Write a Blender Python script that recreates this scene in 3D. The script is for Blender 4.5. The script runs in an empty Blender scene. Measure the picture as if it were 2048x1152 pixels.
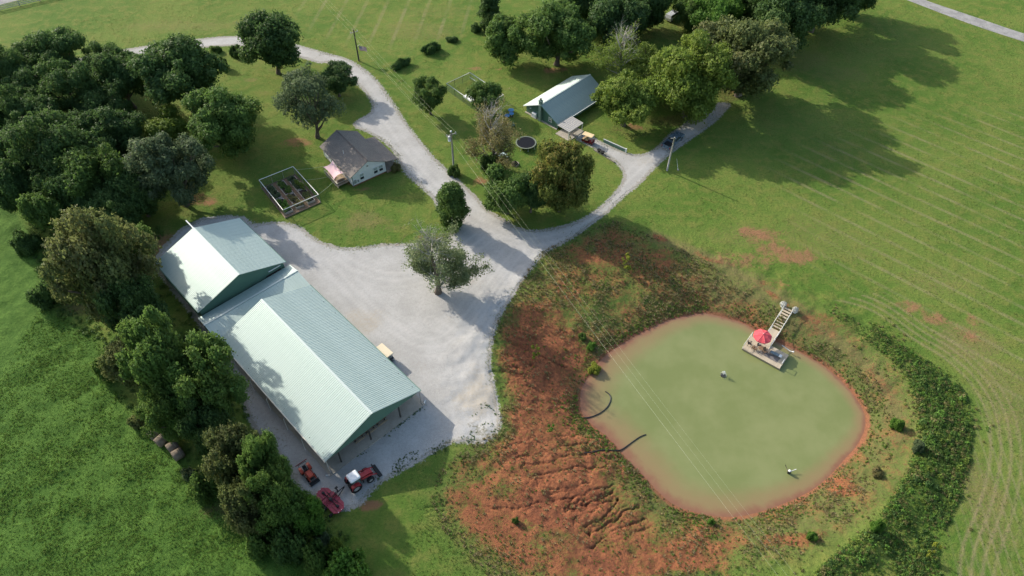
import bpy, bmesh, math, random
import numpy as np
from mathutils import Vector, Matrix
R = math.radians
random.seed(7); rng = np.random.default_rng(7)
sc = bpy.context.scene
COL = sc.collection
# ------------------------------------------------------------------ camera, sky, sun, exposure
CAMH, PITCH, FPX = 88.0, 48.2, 1450.0
cd = bpy.data.cameras.new('camera'); cam = bpy.data.objects.new('camera', cd); COL.objects.link(cam)
cam.location = (0, 0, CAMH); cam.rotation_euler = (R(90 - PITCH), 0, 0)
cd.sensor_width = 36; cd.lens = FPX / 2048 * 36; cd.clip_end = 8000; cd.clip_start = 0.5
sc.camera = cam
SUN_AZ, SUN_EL = 142.2, 27.8      # azimuth (from +X, counter-clockwise) the light comes from, elevation
w = bpy.data.worlds.new('World'); sc.world = w; w.use_nodes = True
wn = w.node_tree.nodes; bg = wn['Background']
sky = wn.new('ShaderNodeTexSky'); sky.sky_type = 'NISHITA'; sky.sun_disc = False
sky.sun_elevation = R(SUN_EL); sky.sun_rotation = R(90 - SUN_AZ); sky.air_density = 1.3; sky.dust_density = 2.5; sky.ozone_density = 1.2
w.node_tree.links.new(sky.outputs[0], bg.inputs[0]); bg.inputs[1].default_value = 0.15
sd_ = bpy.data.lights.new('sun', 'SUN'); sun = bpy.data.objects.new('sun', sd_); COL.objects.link(sun)
sd_.energy = 3.6; sd_.angle = R(0.6); sd_.color = (1.0, 0.93, 0.82)
sdir = Vector((math.cos(R(SUN_AZ)) * math.cos(R(SUN_EL)), math.sin(R(SUN_AZ)) * math.cos(R(SUN_EL)), math.sin(R(SUN_EL))))
sun.rotation_euler = sdir.to_track_quat('Z', 'Y').to_euler(); sun.location = sdir * 300
vs = sc.view_settings; vs.view_transform = 'Standard'; vs.look = 'None'; vs.exposure = 0.58; vs.gamma = 1.0
try: vs.use_curve_mapping = False
except Exception: pass
sc.cycles.max_bounces = 6; sc.cycles.diffuse_bounces = 2; sc.cycles.glossy_bounces = 2
sc.cycles.transparent_max_bounces = 8; sc.cycles.transmission_bounces = 2; sc.cycles.volume_bounces = 0
sc.cycles.use_denoising = True

# ------------------------------------------------------------------ surveying helpers
_p = R(PITCH); _F = np.array([0, math.cos(_p), -math.sin(_p)]); _U = np.array([0, math.sin(_p), math.cos(_p)])
def G(px, py, z=0.0):
    d = _F * FPX + np.array([px - 1024., 0, 0]) + _U * (576. - py)
    t = (z - CAMH) / d[2]
    return np.array([d[0] * t, d[1] * t, z])
def PX(P):
    d = np.asarray(P, float) - [0, 0, CAMH]; k = d @ _F
    return 1024 + FPX * d[0] / k, 576 - FPX * (d @ _U) / k, k
def GL(pts, z=0.0): return np.array([G(a, b, z)[:2] for a, b in pts])
def tall(B, topy):
    lo, hi = 0.0, 60.0
    for _ in range(40):
        m = (lo + hi) / 2
        if PX([B[0], B[1], B[2] + m])[1] > topy: lo = m
        else: hi = m
    return lo
def sdf(P, poly):
    """signed distance of points P (n,2) to a polygon, negative inside"""
    d = np.full(len(P), 1e18); ins = np.zeros(len(P), bool); n = len(poly)
    for i in range(n):
        a, b = poly[i], poly[(i + 1) % n]; e = b - a; v = P - a
        t = np.clip((v @ e) / max(e @ e, 1e-9), 0, 1)
        q = v - t[:, None] * e; d = np.minimum(d, (q * q).sum(1))
        c = ((a[1] <= P[:, 1]) != (b[1] <= P[:, 1]))
        if abs(e[1]) > 1e-12: ins ^= c & (P[:, 0] < a[0] + e[0] * (P[:, 1] - a[1]) / e[1])
    d = np.sqrt(d); return np.where(ins, -d, d)
def dline(P, line):
    d = np.full(len(P), 1e18)
    for a, b in zip(line[:-1], line[1:]):
        e = b - a; v = P - a; t = np.clip((v @ e) / max(e @ e, 1e-9), 0, 1)
        q = v - t[:, None] * e; d = np.minimum(d, (q * q).sum(1))
    return np.sqrt(d)
def sst(x, a, b):
    t = np.clip((x - a) / (b - a), 0, 1); return t * t * (3 - 2 * t)
_lat = np.random.default_rng(3).random((256, 256))
def vnoise(x, y, s):
    x = np.asarray(x) / s + 91.3; y = np.asarray(y) / s + 37.7
    xi = np.floor(x).astype(int); yi = np.floor(y).astype(int); fx = x - xi; fy = y - yi
    fx = fx * fx * (3 - 2 * fx); fy = fy * fy * (3 - 2 * fy)
    g = lambda i, j: _lat[i & 255, j & 255]
    return (g(xi, yi) * (1 - fx) + g(xi + 1, yi) * fx) * (1 - fy) + (g(xi, yi + 1) * (1 - fx) + g(xi + 1, yi + 1) * fx) * fy
def fbm(x, y, s, o=3):
    return sum(vnoise(x, y, s / 2 ** i) * .5 ** i for i in range(o)) / (2 - .5 ** (o - 1))
def dense(poly, step, closed=True):
    out = []; n = len(poly)
    for i in range(n if closed else n - 1):
        a, b = poly[i], poly[(i + 1) % n]; k = max(1, int(np.linalg.norm(b - a) / step))
        for j in range(k): out.append(a + (b - a) * j / k)
    if not closed: out.append(poly[-1])
    return np.array(out)
def smooth(poly, it=2, closed=True):
    p = np.array(poly, float)
    for _ in range(it):
        q = np.roll(p, -1, 0)
        a = .75 * p + .25 * q; b = .25 * p + .75 * q
        if not closed: a, b = a[:-1], b[:-1]
        r = np.empty((len(a) * 2, p.shape[1])); r[0::2] = a; r[1::2] = b
        if not closed: r = np.vstack([p[:1], r, p[-1:]])
        p = r
    return p
# ------------------------------------------------------------------ node helpers
class NT:
    def __init__(s, name):
        s.m = bpy.data.materials.new(name); s.m.use_nodes = True; s.t = s.m.node_tree; s.n = s.t.nodes; s.b = s.n['Principled BSDF']
        s.tc = None
    def new(s, k, **kw):
        n = s.n.new(k)
        for a, b in kw.items(): setattr(n, a, b)
        return n
    def put(s, sock, v):
        if hasattr(v, 'links') or isinstance(v, bpy.types.NodeSocket): s.t.links.new(v, sock)
        elif isinstance(v, (tuple, list)) and len(v) == 3 and sock.type == 'RGBA': sock.default_value = (*v, 1)
        else: sock.default_value = v
    def co(s, scale=None, rot=None, obj='Object'):
        if s.tc is None: s.tc = s.new('ShaderNodeTexCoord')
        o = s.tc.outputs[obj]
        if scale or rot:
            mp = s.new('ShaderNodeMapping'); s.put(mp.inputs[0], o)
            if scale: mp.inputs['Scale'].default_value = scale
            if rot: mp.inputs['Rotation'].default_value = rot
            o = mp.outputs[0]
        return o
    def noise(s, scale, detail=4, rough=.55, vec=None, dist=0.0):
        n = s.new('ShaderNodeTexNoise'); s.put(n.inputs['Vector'], vec if vec is not None else s.co())
        n.inputs['Scale'].default_value = scale; n.inputs['Detail'].default_value = detail; n.inputs['Roughness'].default_value = rough
        n.inputs['Distortion'].default_value = dist
        return n.outputs[0]
    def mr(s, v, a, b, c=0., d=1., sm=True):
        n = s.new('ShaderNodeMapRange'); n.interpolation_type = 'SMOOTHSTEP' if sm else 'LINEAR'
        s.put(n.inputs[0], v)
        for i, q in enumerate((a, b, c, d)): n.inputs[1 + i].default_value = q
        return n.outputs[0]
    def mix(s, f, a, b, mode='MIX'):
        n = s.new('ShaderNodeMix'); n.data_type = 'RGBA'; n.blend_type = mode
        s.put(n.inputs[0], f); s.put(n.inputs[6], a); s.put(n.inputs[7], b); return n.outputs[2]
    def mth(s, op, a, b=0.0, cl=False):
        n = s.new('ShaderNodeMath'); n.operation = op; n.use_clamp = cl; s.put(n.inputs[0], a); s.put(n.inputs[1], b); return n.outputs[0]
    def attr(s, name):
        n = s.new('ShaderNodeAttribute'); n.attribute_name = name; return n
    def bump(s, h, strength, dist=.05):
        n = s.new('ShaderNodeBump'); n.inputs['Strength'].default_value = strength; n.inputs['Distance'].default_value = dist
        s.put(n.inputs['Height'], h); s.put(s.b.inputs['Normal'], n.outputs[0])
    def base(s, c, rough=.8, metal=0., spec=.3):
        s.put(s.b.inputs['Base Color'], c); s.put(s.b.inputs['Roughness'], rough); s.b.inputs['Metallic'].default_value = metal
        s.b.inputs['Specular IOR Level'].default_value = spec
MATS = {}
def M(name, col, rough=.7, metal=0., spec=.3, var=.18, scale=3., bump=0.0, bscale=30., alpha=1.0):
    """plain procedural material: colour broken up by two noises"""
    if name in MATS: return MATS[name]
    t = NT(name); n1 = t.noise(scale, 5, .6); n2 = t.noise(scale * 9, 3, .6)
    f = t.mth('ADD', t.mth('MULTIPLY', n1, .65), t.mth('MULTIPLY', n2, .35))
    f = t.mr(f, .3, .7)
    lo = tuple(c * (1 - var) for c in col); hi = tuple(min(1, c * (1 + var)) for c in col)
    t.base(t.mix(f, lo, hi), t.mr(n1, .3, .7, max(.05, rough - .08), min(1, rough + .08)), metal, spec)
    if bump: t.bump(t.noise(bscale, 4), bump, .02)
    if alpha < 1: t.b.inputs['Alpha'].default_value = alpha
    MATS[name] = t.m; return t.m
# ------------------------------------------------------------------ object helpers
def link(o, parent=None):
    COL.objects.link(o)
    if parent is not None: o.parent = parent
    return o
def tag(o, label=None, cat=None, group=None, kind=None):
    if label: o['label'] = label
    if cat: o['category'] = cat
    if group: o['group'] = group
    if kind: o['kind'] = kind
    return o
def thing(name, label, cat, loc=(0, 0, 0), rz=0.0, group=None):
    o = bpy.data.objects.new(name, None); o.empty_display_size = .3; link(o)
    o.location = [float(v) for v in loc]; o.rotation_euler = (0, 0, rz); return tag(o, label, cat, group)
def npmesh(name, V, F, mat=None, smooth_=False):
    V = np.asarray(V, np.float32); F = np.asarray(F, np.int32); k = F.shape[1]
    me = bpy.data.meshes.new(name); me.vertices.add(len(V)); me.vertices.foreach_set('co', V.ravel())
    me.loops.add(F.size); me.loops.foreach_set('vertex_index', F.ravel())
    me.polygons.add(len(F)); me.polygons.foreach_set('loop_start', np.arange(0, F.size, k, dtype=np.int32))
    me.update(calc_edges=True)
    if smooth_: me.polygons.foreach_set('use_smooth', np.ones(len(F), bool))
    if mat: me.materials.append(mat)
    return me
def obj(name, me, parent=None, loc=None, rot=None, scale=None):
    o = bpy.data.objects.new(name, me)
    if loc is not None: o.location = [float(v) for v in loc]
    if rot is not None: o.rotation_euler = rot
    if scale is not None: o.scale = scale
    return link(o, parent)
class MB:
    """collects faces, builds one mesh object"""
    def __init__(s): s.v = []; s.f = []; s.sm = []
    def add(s, vs_, fs, sm=False):
        k = len(s.v); s.v += [tuple(map(float, q)) for q in vs_]; s.f += [tuple(k + i for i in q) for q in fs]; s.sm += [sm] * len(fs); return s
    def box(s, c, d, rz=0.0, ry=0.0, rx=0.0, taper=1.0):
        m = Matrix.Rotation(rz, 3, 'Z') @ Matrix.Rotation(ry, 3, 'Y') @ Matrix.Rotation(rx, 3, 'X'); c = Vector([float(q) for q in c]); vv = []
        for z in (-.5, .5):
            for x, y in ((-.5, -.5), (.5, -.5), (.5, .5), (-.5, .5)):
                k = taper if z > 0 else 1
                vv.append(c + m @ Vector((x * d[0] * k, y * d[1] * k, z * d[2])))
        return s.add(vv, [(3, 2, 1, 0), (4, 5, 6, 7), (0, 1, 5, 4), (1, 2, 6, 5), (2, 3, 7, 6), (3, 0, 4, 7)])
    def bbox(s, c, d, b=.04, rz=0.0):
        """box with chamfered vertical and top edges"""
        m = Matrix.Rotation(rz, 3, 'Z'); c = Vector([float(q) for q in c]); hx, hy, hz = d[0] / 2, d[1] / 2, d[2] / 2; rings = []
        for z, q in ((-hz, 0), (hz - b, 0), (hz, b)):
            x, y = hx - q, hy - q
            rings.append([c + m @ Vector((a, e, z)) for a, e in ((-x + b, -y), (x - b, -y), (x, -y + b), (x, y - b), (x - b, y), (-x + b, y), (-x, y - b), (-x, -y + b))])
        vv = sum(rings, []); f = [tuple(range(7, -1, -1)), tuple(range(16, 24))]
        for r in range(2):
            for i in range(8): f.append((r * 8 + i, r * 8 + (i + 1) % 8, r * 8 + 8 + (i + 1) % 8, r * 8 + 8 + i))
        return s.add(vv, f)
    def tube(s, pts, rad, n=8, cap=True):
        P = [Vector([float(q) for q in p]) for p in pts]; rs = rad if hasattr(rad, '__len__') else [rad] * len(P); vv = []; ff = []
        for i, p in enumerate(P):
            d = (P[min(i + 1, len(P) - 1)] - P[max(i - 1, 0)]).normalized()
            a = Vector((0, 0, 1)) if abs(d.z) < .9 else Vector((1, 0, 0)); x = d.cross(a).normalized(); y = d.cross(x)
            vv += [p + (x * math.cos(2 * math.pi * j / n) + y * math.sin(2 * math.pi * j / n)) * rs[i] for j in range(n)]
        for i in range(len(P) - 1):
            for j in range(n): ff.append((i * n + j, i * n + (j + 1) % n, (i + 1) * n + (j + 1) % n, (i + 1) * n + j))
        s.add(vv, ff, True)
        if cap:
            k = len(s.v) - len(vv); s.f += [tuple(k + j for j in range(n)), tuple(k + (len(P) - 1) * n + j for j in range(n - 1, -1, -1))]; s.sm += [False, False]
        return s
    def prism(s, prof, y0, y1, inset=0.0):
        """profile in the x-z plane extruded along y; the top can be narrowed by inset at each point through a third value"""
        n = len(prof); a = [(p[0], y0 + (p[2] if len(p) > 2 else 0), p[1]) for p in prof]; b = [(p[0], y1 - (p[2] if len(p) > 2 else 0), p[1]) for p in prof]
        f = [tuple(range(n)), tuple(range(2 * n - 1, n - 1, -1))] + [((i + 1) % n, i, n + i, n + (i + 1) % n) for i in range(n)]
        return s.add(a + b, f)
    def quad(s, *q): return s.add(q, [tuple(range(len(q)))])
    def ring(s, c, r0, r1, z0, z1, n=24):
        vv = []; ff = []
        for j in range(n):
            a = 2 * math.pi * j / n; ca, sa = math.cos(a), math.sin(a)
            vv += [(c[0] + r * ca, c[1] + r * sa, z) for r, z in ((r0, z0), (r1, z0), (r1, z1), (r0, z1))]
        for j in range(n):
            k = (j + 1) % n
            for q in range(4): ff.append((j * 4 + q, k * 4 + q, k * 4 + (q + 1) % 4, j * 4 + (q + 1) % 4))
        return s.add(vv, ff)
    def blob(s, c, r, n=10, m=7, seed=0, amp=.15):
        rr = random.Random(seed); vv = []; ff = []; r = r if hasattr(r, '__len__') else (r, r, r)
        for i in range(m + 1):
            t = math.pi * i / m
            for j in range(n):
                p = 2 * math.pi * j / n; k = 1 + rr.uniform(-amp, amp) * (0 < i < m)
                vv.append((c[0] + r[0] * k * math.sin(t) * math.cos(p), c[1] + r[1] * k * math.sin(t) * math.sin(p), c[2] + r[2] * k * math.cos(t)))
        for i in range(m):
            for j in range(n): ff.append((i * n + j, (i + 1) * n + j, (i + 1) * n + (j + 1) % n, i * n + (j + 1) % n))
        return s.add(vv, ff, True)
    def mesh(s, name, mat):
        me = bpy.data.meshes.new(name); me.from_pydata(s.v, [], s.f); me.polygons.foreach_set('use_smooth', s.sm); me.materials.append(mat); me.update(); return me
    def build(s, name, mat, parent=None, **k): return obj(name, s.mesh(name, mat), parent, **k)
# ------------------------------------------------------------------ the land: pond basin, banks, gullies
PZ = -2.4
POND = smooth(GL([(1404,625),(1440,632),(1487,645),(1512,661),(1545,680),(1580,694),(1604,706),(1643,727),(1676,754),(1706,787),(1730,822),(1732,856),(1716,890),(1691,917),
 (1658,954),(1626,980),(1581,1003),(1529,1022),(1481,1034),(1432,1034),(1400,1027),(1351,1014),(1320,988),(1286,950),(1252,916),(1225,882),(1181,847),(1162,825),(1160,800),(1162,778),(1174,758),
 (1197,723),(1225,700),(1260,678),(1291,662),(1329,642),(1366,633)], PZ), 1)
PC = POND.mean(0)
_wa = np.radians([-180, -135, -90, -45, 0, 45, 90, 135, 180]); _ww = np.array([15, 15, 10, 8, 7, 7, 10, 17, 15.])
GULLY = [smooth(GL(g, -1.0), 1, False) for g in [
 [(972,634),(984,636),(996,644)], [(985,622),(1008,628),(1022,637)], [(985,673),(1022,689),(1063,707),(1094,717),(1135,732)], [(1010,650),(1040,668),(1075,682)], [(1085,636),(1116,654),(1147,679)],
 [(979,748),(1020,747),(1054,751),(1100,757)], [(980,702),(1000,708),(1040,724),(1078,738)], [(984,722),(1010,730),(1034,740)], [(1031,920),(1066,910),(1096,906),(1120,889),(1178,879)],
 [(1048,933),(1106,927),(1123,910),(1174,905)], [(1065,956),(1123,949),(1154,933),(1195,935),(1220,923)], [(1072,979),(1127,981),(1178,967)], [(1103,1003),(1137,1003),(1171,988),(1229,966)],
 [(1133,1029),(1161,1015),(1208,995),(1227,978)], [(1140,1016),(1172,1001),(1215,986)], [(1167,1059),(1201,1042),(1229,1015),(1235,995)], [(1174,1073),(1218,1049),(1252,1022),(1276,1010)], [(1150,1040),(1185,1025),(1222,998)],
 [(1184,1100),(1225,1066),(1269,1046),(1297,1032)], [(851,1022),(936,1013),(990,1022),(1058,1022),(1082,1012)], [(1120,872),(1150,868),(1180,862)], [(995,905),(1030,897),(1060,885)], [(1010,770),(1050,772),(1090,785)], [(1000,800),(1040,808),(1075,806)]]]
GDEP = [.3, .3, .5, .4, .35, .4, .4, .35, .4, .45, .45, .35, .6, .5, .45, .45, .5, .45, .5, .3, .3, .25, .3, .25]
_rg = np.random.default_rng(17)
for _g, _d in list(zip(GULLY, GDEP)):          # rills beside and branches off the main gullies
    _n = len(_g); _t = _g[-1] - _g[0]; _t = _t / np.linalg.norm(_t); _m = np.array([-_t[1], _t[0]])
    for _k in range(2):
        _o = _rg.uniform(.5, 1.5) * _rg.choice([-1, 1]); _a, _b = sorted(_rg.uniform(0, 1, 2)); _a = int(_a * (_n - 2)); _b = max(_a + 2, int(_b * _n)); GULLY.append(_g[_a:_b] + _m * _o + _rg.normal(size=_g[_a:_b].shape) * .12); GDEP.append(_d * .6)
    for _k in range(4):
        _i = _rg.integers(0, _n); _p = _g[_i]; _v = _t * _rg.uniform(-.9, .2) + _m * _rg.uniform(.4, 1.0) * _rg.choice([-1, 1]); _L = _rg.uniform(.5, 1.5); GULLY.append(np.array([_p, _p + _v * _L * .5 + _rg.normal(size=2) * .1, _p + _v * _L])); GDEP.append(_d * .55)
_ga = np.vstack(GULLY); GB = (*(_ga.min(0) - 1.6), *(_ga.max(0) + 1.6))
def terrain(P, want=False):
    P = np.asarray(P, float); x, y = P[:, 0], P[:, 1]
    z = np.zeros(len(P)); near = (x > PC[0] - 60) & (x < PC[0] + 60) & (y > PC[1] - 60) & (y < PC[1] + 60)
    d = np.full(len(P), 99.0)
    if near.any():
        q = P[near]; dn = sdf(q, POND); d[near] = dn
        a = np.arctan2(q[:, 1] - PC[1], q[:, 0] - PC[0]); ww = np.interp(a, _wa, _ww)
        t = np.clip(dn / ww, 0, 1); zz = PZ * (1 - t) ** 1.7
        zz = np.where(dn < 0, PZ - np.minimum(1.5, .22 * -dn), zz)
        bank = sst(dn, .2, 1.5) * (1 - sst(dn, ww + 2, ww + 8))
        zz = zz + bank * ((fbm(q[:, 0], q[:, 1], 3.0) - .5) * .5 + (fbm(q[:, 0], q[:, 1], 1.1, 3) - .5) * .34)
        # crest of the dam on the right and its lower outside
        zz = zz + .55 * np.exp(-((dn - ww - 1.0) / 2.0) ** 2) * sst(np.cos(a + .35), .1, .7)
        wob = (fbm(q[:, 0], q[:, 1], 1.4, 2) - .5) * .8 + (vnoise(q[:, 0], q[:, 1], .33) - .5) * .34
        qw = q + np.stack([wob, (fbm(q[:, 1], q[:, 0], 1.2, 2) - .5) * .8 + (vnoise(q[:, 1], q[:, 0], .3) - .5) * .34], 1)
        ci = np.where((q[:, 0] > GB[0]) & (q[:, 0] < GB[2]) & (q[:, 1] > GB[1]) & (q[:, 1] < GB[3]))[0]
        if len(ci):
            qc = q[ci]; wc = qw[ci]; v1 = .25 + 1.2 * vnoise(qc[:, 0], qc[:, 1], 1.6); v2 = .11 + .13 * vnoise(qc[:, 1], qc[:, 0], .9); od = np.argsort(qc[:, 0]); xsrt = qc[od, 0]; sh = sst(dn[ci], .3, 1.2); dz = np.zeros(len(ci))
            for g, dep in zip(GULLY, GDEP):
                k = od[np.searchsorted(xsrt, g[:, 0].min() - 1.5):np.searchsorted(xsrt, g[:, 0].max() + 1.5)]
                k = k[(qc[k, 1] > g[:, 1].min() - 1.5) & (qc[k, 1] < g[:, 1].max() + 1.5)]
                if len(k):
                    dl = dline(wc[k], g); dz[k] -= dep * .46 * v1[k] * np.clip(1 - dl / v2[k], 0, 1) ** .7 * sh[k] + (.10 if dep > .28 else 0) * np.clip(1 - dl / 1.1, 0, 1)
            zz[ci] += dz
        z[near] = zz
    # rough hay field at the left, roll of the land
    if want: return z, d
    return z
def HZ(x, y): return float(terrain(np.array([[x, y]]))[0])
def GP(px, py):
    z = 0.0
    for _ in range(12):
        g = G(px, py, z); z = .5 * z + .5 * HZ(g[0], g[1])
    g = G(px, py, z); return np.array([g[0], g[1], HZ(g[0], g[1])])
def GPL(pts): return np.array([GP(a, b)[:2] for a, b in pts])

GRAVEL = smooth(GL([(632,106),(660,109),(690,117),(712,128),(735,144),(755,164),(770,184),(785,205),(800,230),(820,260),(845,290),(865,315),(890,338),(915,360),(940,385),(958,402),(968,418),(990,430),(1010,442),(1030,455),(1060,463),
 (1090,461),(1130,453),(1170,438),(1205,413),(1225,393),(1241,374),(1251,356),(1246,338),(1226,317),(1200,301),(1175,288),(1150,276),(1158,264),(1175,268),(1200,284),(1230,298),(1262,311),(1290,310),(1318,296),(1338,270),(1360,258),(1390,233),(1420,211),(1440,206),(1462,208),
 (1450,220),(1430,242),(1400,264),(1370,284),(1340,306),(1310,332),(1275,370),(1242,396),(1212,426),(1186,444),(1150,472),(1112,492),(1088,504),(1072,524),(1050,552),(1024,592),(1002,624),(988,660),(978,700),(980,740),(988,780),(996,820),
 (1000,850),(988,872),(960,888),(928,882),(902,884),(862,905),(830,925),(790,946),(760,962),(738,985),(722,1008),(684,1022),(640,1002),(600,982),(578,932),(540,884),(505,852),(488,800),(468,760),(428,692),(395,640),(330,560),(305,520),(380,440),(480,430),(508,452),(532,446),(572,446),(600,455),(622,476),(650,490),(684,498),(722,497),
 (760,490),(812,489),(860,489),(884,482),(906,470),(900,445),(880,425),(868,394),(850,381),(835,366),(815,350),(802,330),(790,302),(762,277),(735,263),(706,252),(716,240),(740,230),(749,214),(738,190),(715,166),(690,146),(655,124)]), 1)
ARC = smooth(GL([(646,116),(600,103),(560,92),(520,85),(470,81),(420,84),(350,93),(271,104),(181,121),(113,138),(26,150),(-80,160),(-300,175)]), 2, False)
def gravel_sd(P):
    d = sdf(P, GRAVEL); return np.minimum(d, dline(P, ARC) - 1.9)
def blobmask(P, blobs, z=0.0):
    """soft ellipses given as (px, py, radius x, radius y, strength); places surveyed on the ground"""
    m = np.zeros(len(P))
    for px, py, rx, ry, s in blobs:
        c = G(px, py, z); ax = abs(G(px + rx, py, z)[0] - c[0]); ay = abs(G(px, py - ry, z)[1] - c[1])
        near = (abs(P[:, 0] - c[0]) < ax * 2.2) & (abs(P[:, 1] - c[1]) < ay * 2.2)
        if not near.any(): continue
        Q = P[near]; q = np.sqrt(((Q[:, 0] - c[0]) / ax) ** 2 + ((Q[:, 1] - c[1]) / ay) ** 2) + (fbm(Q[:, 0], Q[:, 1], max(ax, ay) * .8, 4) - .5) * 1.5
        m[near] = np.maximum(m[near], s * (1 - sst(q, .25, 1.3)))
    return m
def axis(parts):
    out = []
    for a, b, s in parts: out += list(np.arange(a, b, s))
    lo, hi = out[0], out[-1]; st = .8; pre = []; post = []
    while lo > -2500: lo -= st; st *= 1.22; pre.append(lo)
    st = .8
    while hi < 3200: hi += st; st *= 1.22; post.append(hi)
    return np.array(pre[::-1] + out + post)
xs = axis([(-132, -15, .62), (-15, -9, .22), (-9, 21, .13), (21, 80, .22), (80, 134, .62)]); ys = axis([(20, 28, .5), (28, 72, .14), (72, 86, .22), (86, 182, .55)])
X, Y = np.meshgrid(xs, ys); P2 = np.stack([X.ravel(), Y.ravel()], 1)
Z, DP = terrain(P2, True)
nx, ny = len(xs), len(ys)
ii = (np.arange(ny - 1)[:, None] * nx + np.arange(nx - 1)[None, :]).ravel()
FQ = np.stack([ii, ii + 1, ii + nx + 1, ii + nx], 1)
gsd = np.full(len(P2), 50.0); nb = (P2[:, 0] > -140) & (P2[:, 0] < 60) & (P2[:, 1] > 30) & (P2[:, 1] < 185); gsd[nb] = gravel_sd(P2[nb])
Z -= .05 * (1 - sst(gsd, -1.2, .1)) * (gsd < .1)          # the ground dips a little under the gravel
FIELD = GL([(-300,330),(0,405),(40,430),(75,480),(78,560),(100,620),(190,670),(215,740),(240,800),(290,850),(340,900),(400,960),(440,1010),(510,1060),(580,1110),(640,1160),(700,1300),(-600,1400)])
lushd = sdf(P2, FIELD); lush = 1 - sst(lushd, -.8, 1.2)
Z += lush * ((fbm(P2[:, 0], P2[:, 1], 2.2) - .5) * .5)
# masks of what grows or lies where
D1 = GL([(1085,500),(1150,470),(1230,440),(1300,470),(1400,515),(1480,565),(1545,610),(1600,655),(1670,690),(1730,740),(1770,800),(1790,870),(1770,930),(1720,1000),(1650,1060),(1560,1110),(1480,1150),(1400,1190),(1200,1220),(1030,1190),(930,1120),(880,1050),(862,1000),(880,945),(930,893),(990,866),(1002,800),(982,720),(990,650),(1030,585),(1065,535)], -.6)
D2 = GL([(1000,630),(1060,600),(1140,640),(1180,700),(1165,760),(1150,820),(1170,870),(1220,930),(1270,1000),(1330,1050),(1400,1080),(1380,1140),(1250,1180),(1100,1170),(980,1120),(930,1060),(880,1030),(900,985),(960,950),(1010,900),(1005,800),(985,700)], -.8)
d1sd = sdf(P2, D1)
dirt = .71 * (1 - sst(d1sd, -4.5, 3.0)) * (.75 + .6 * (fbm(P2[:, 0], P2[:, 1], 7) - .5)) + .20 * (1 - sst(sdf(P2, D2), -3, 2))
dirt = np.maximum(dirt, blobmask(P2, [(1525,470,75,30,.68),(1590,515,60,24,.68),(1490,520,110,22,.55),(1560,500,60,20,.7),(1560,570,60,20,.45),(1630,640,50,14,.5),(1830,610,45,18,.6),(1885,640,75,28,.68),(1935,672,55,26,.68),(1300,520,100,45,.6),(1230,520,60,40,.55),
  (1120,1000,150,70,.9),(1350,1120,120,50,.72),(985,1060,80,40,.75),(1560,1075,100,35,.66),(1690,960,50,30,.66),(745,1010,36,16,.66),(930,925,55,30,.55),(400,400,40,20,.62),(330,480,60,40,.7),(310,510,40,40,.7),(380,370,30,14,.5),
  (600,283,50,12,.6),(660,270,30,10,.5),(1105,140,35,7,.62),(940,137,26,6,.58),(995,138,16,5,.6),(1310,300,30,8,.45),(1265,255,38,12,.62),(1370,180,60,14,.55),(1480,180,40,16,.6),(965,365,32,16,.6),(640,250,24,8,.4),(885,578,34,12,.72),(870,470,40,14,.45),(1010,455,28,8,.6),(730,378,26,8,.75),(700,362,14,12,.7)]))
dry = blobmask(P2, [(740,440,70,28,.62),(700,455,60,18,.55),(800,455,50,16,.5),(760,130,40,12,.4),(820,60,110,26,.5),(870,25,120,20,.45),(740,30,90,20,.4),(400,50,150,22,.5),(620,30,60,25,.3),(1700,480,200,70,.45),(1850,560,150,60,.5),(1900,400,160,90,.3),(1930,690,120,60,.62),(2010,800,90,120,.55),
  (1960,1000,80,120,.6),(1660,300,160,60,.5),(1600,120,120,30,.5),(1700,150,80,20,.45),(1480,470,120,30,.45),(545,140,26,7,.5),(505,160,18,5,.6),(530,185,18,5,.5),(860,30,60,12,.45),(1400,110,30,8,.4),(1340,490,60,20,.5),(1450,560,120,26,.6),(1500,590,90,20,.7),(1580,640,60,16,.7),(1680,760,50,40,.5),(1760,860,40,80,.5),(1040,140,40,8,.3),(860,260,60,14,.25)])
stripe = sst(sdf(P2, GL([(1560,330),(1700,270),(1850,240),(2300,200),(2500,900),(2100,900),(1960,780),(1800,600),(1640,520)])), 6, -6)
stripe2 = .8 * sst(sdf(P2, GL([(560,-40),(960,-40),(940,60),(800,100),(640,70)])), 5, -5)
stripe3 = sst(sdf(P2, GL([(1960,800),(2100,800),(2100,1300),(1850,1300),(1920,1050)])), 3, -3)
EDGE = smooth(GL([(1642,606),(1700,616),(1750,634),(1818,688),(1890,728),(1950,796),(1966,880),(1950,965),(1928,1025),(1905,1075),(1895,1140),(1915,1230)]), 2, False)
de = dline(P2, EDGE); near_e = (de < 7.5) & (sdf(P2, np.vstack([EDGE, [[200, 20], [200, 110]]])) < 0)
tracks2 = near_e * (.5 + .5 * np.cos(2 * np.pi * de / 1.25)) ** 3 * sst(de, 7.5, 4.0) * sst(de, .3, 1.0)
path = dline(P2, smooth(GL([(1310,475),(1400,512),(1480,548),(1560,598),(1620,640),(1690,688),(1750,740),(1790,800),(1800,870)], -.2), 2, False))
dirt = np.maximum(dirt, .80 * np.exp(-(path / 1.1) ** 2) * np.clip(.25 + 2.2 * (fbm(P2[:, 0], P2[:, 1], 4) - .38), 0, 1) * sst(P2[:, 0], 50, 44)); dry = np.maximum(dry, .75 * np.exp(-(path / 2.2) ** 2))
ring = sst(DP, 9.5, 6) * sst(DP, .5, 2.0) * sst(np.cos(np.arctan2(P2[:, 1] - PC[1], P2[:, 0] - PC[0]) + .35), -.1, .5); dry = np.maximum(dry, .48 * ring); dirt = np.maximum(dirt, .36 * ring * (.5 + fbm(P2[:, 0], P2[:, 1], 5)))
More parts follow.
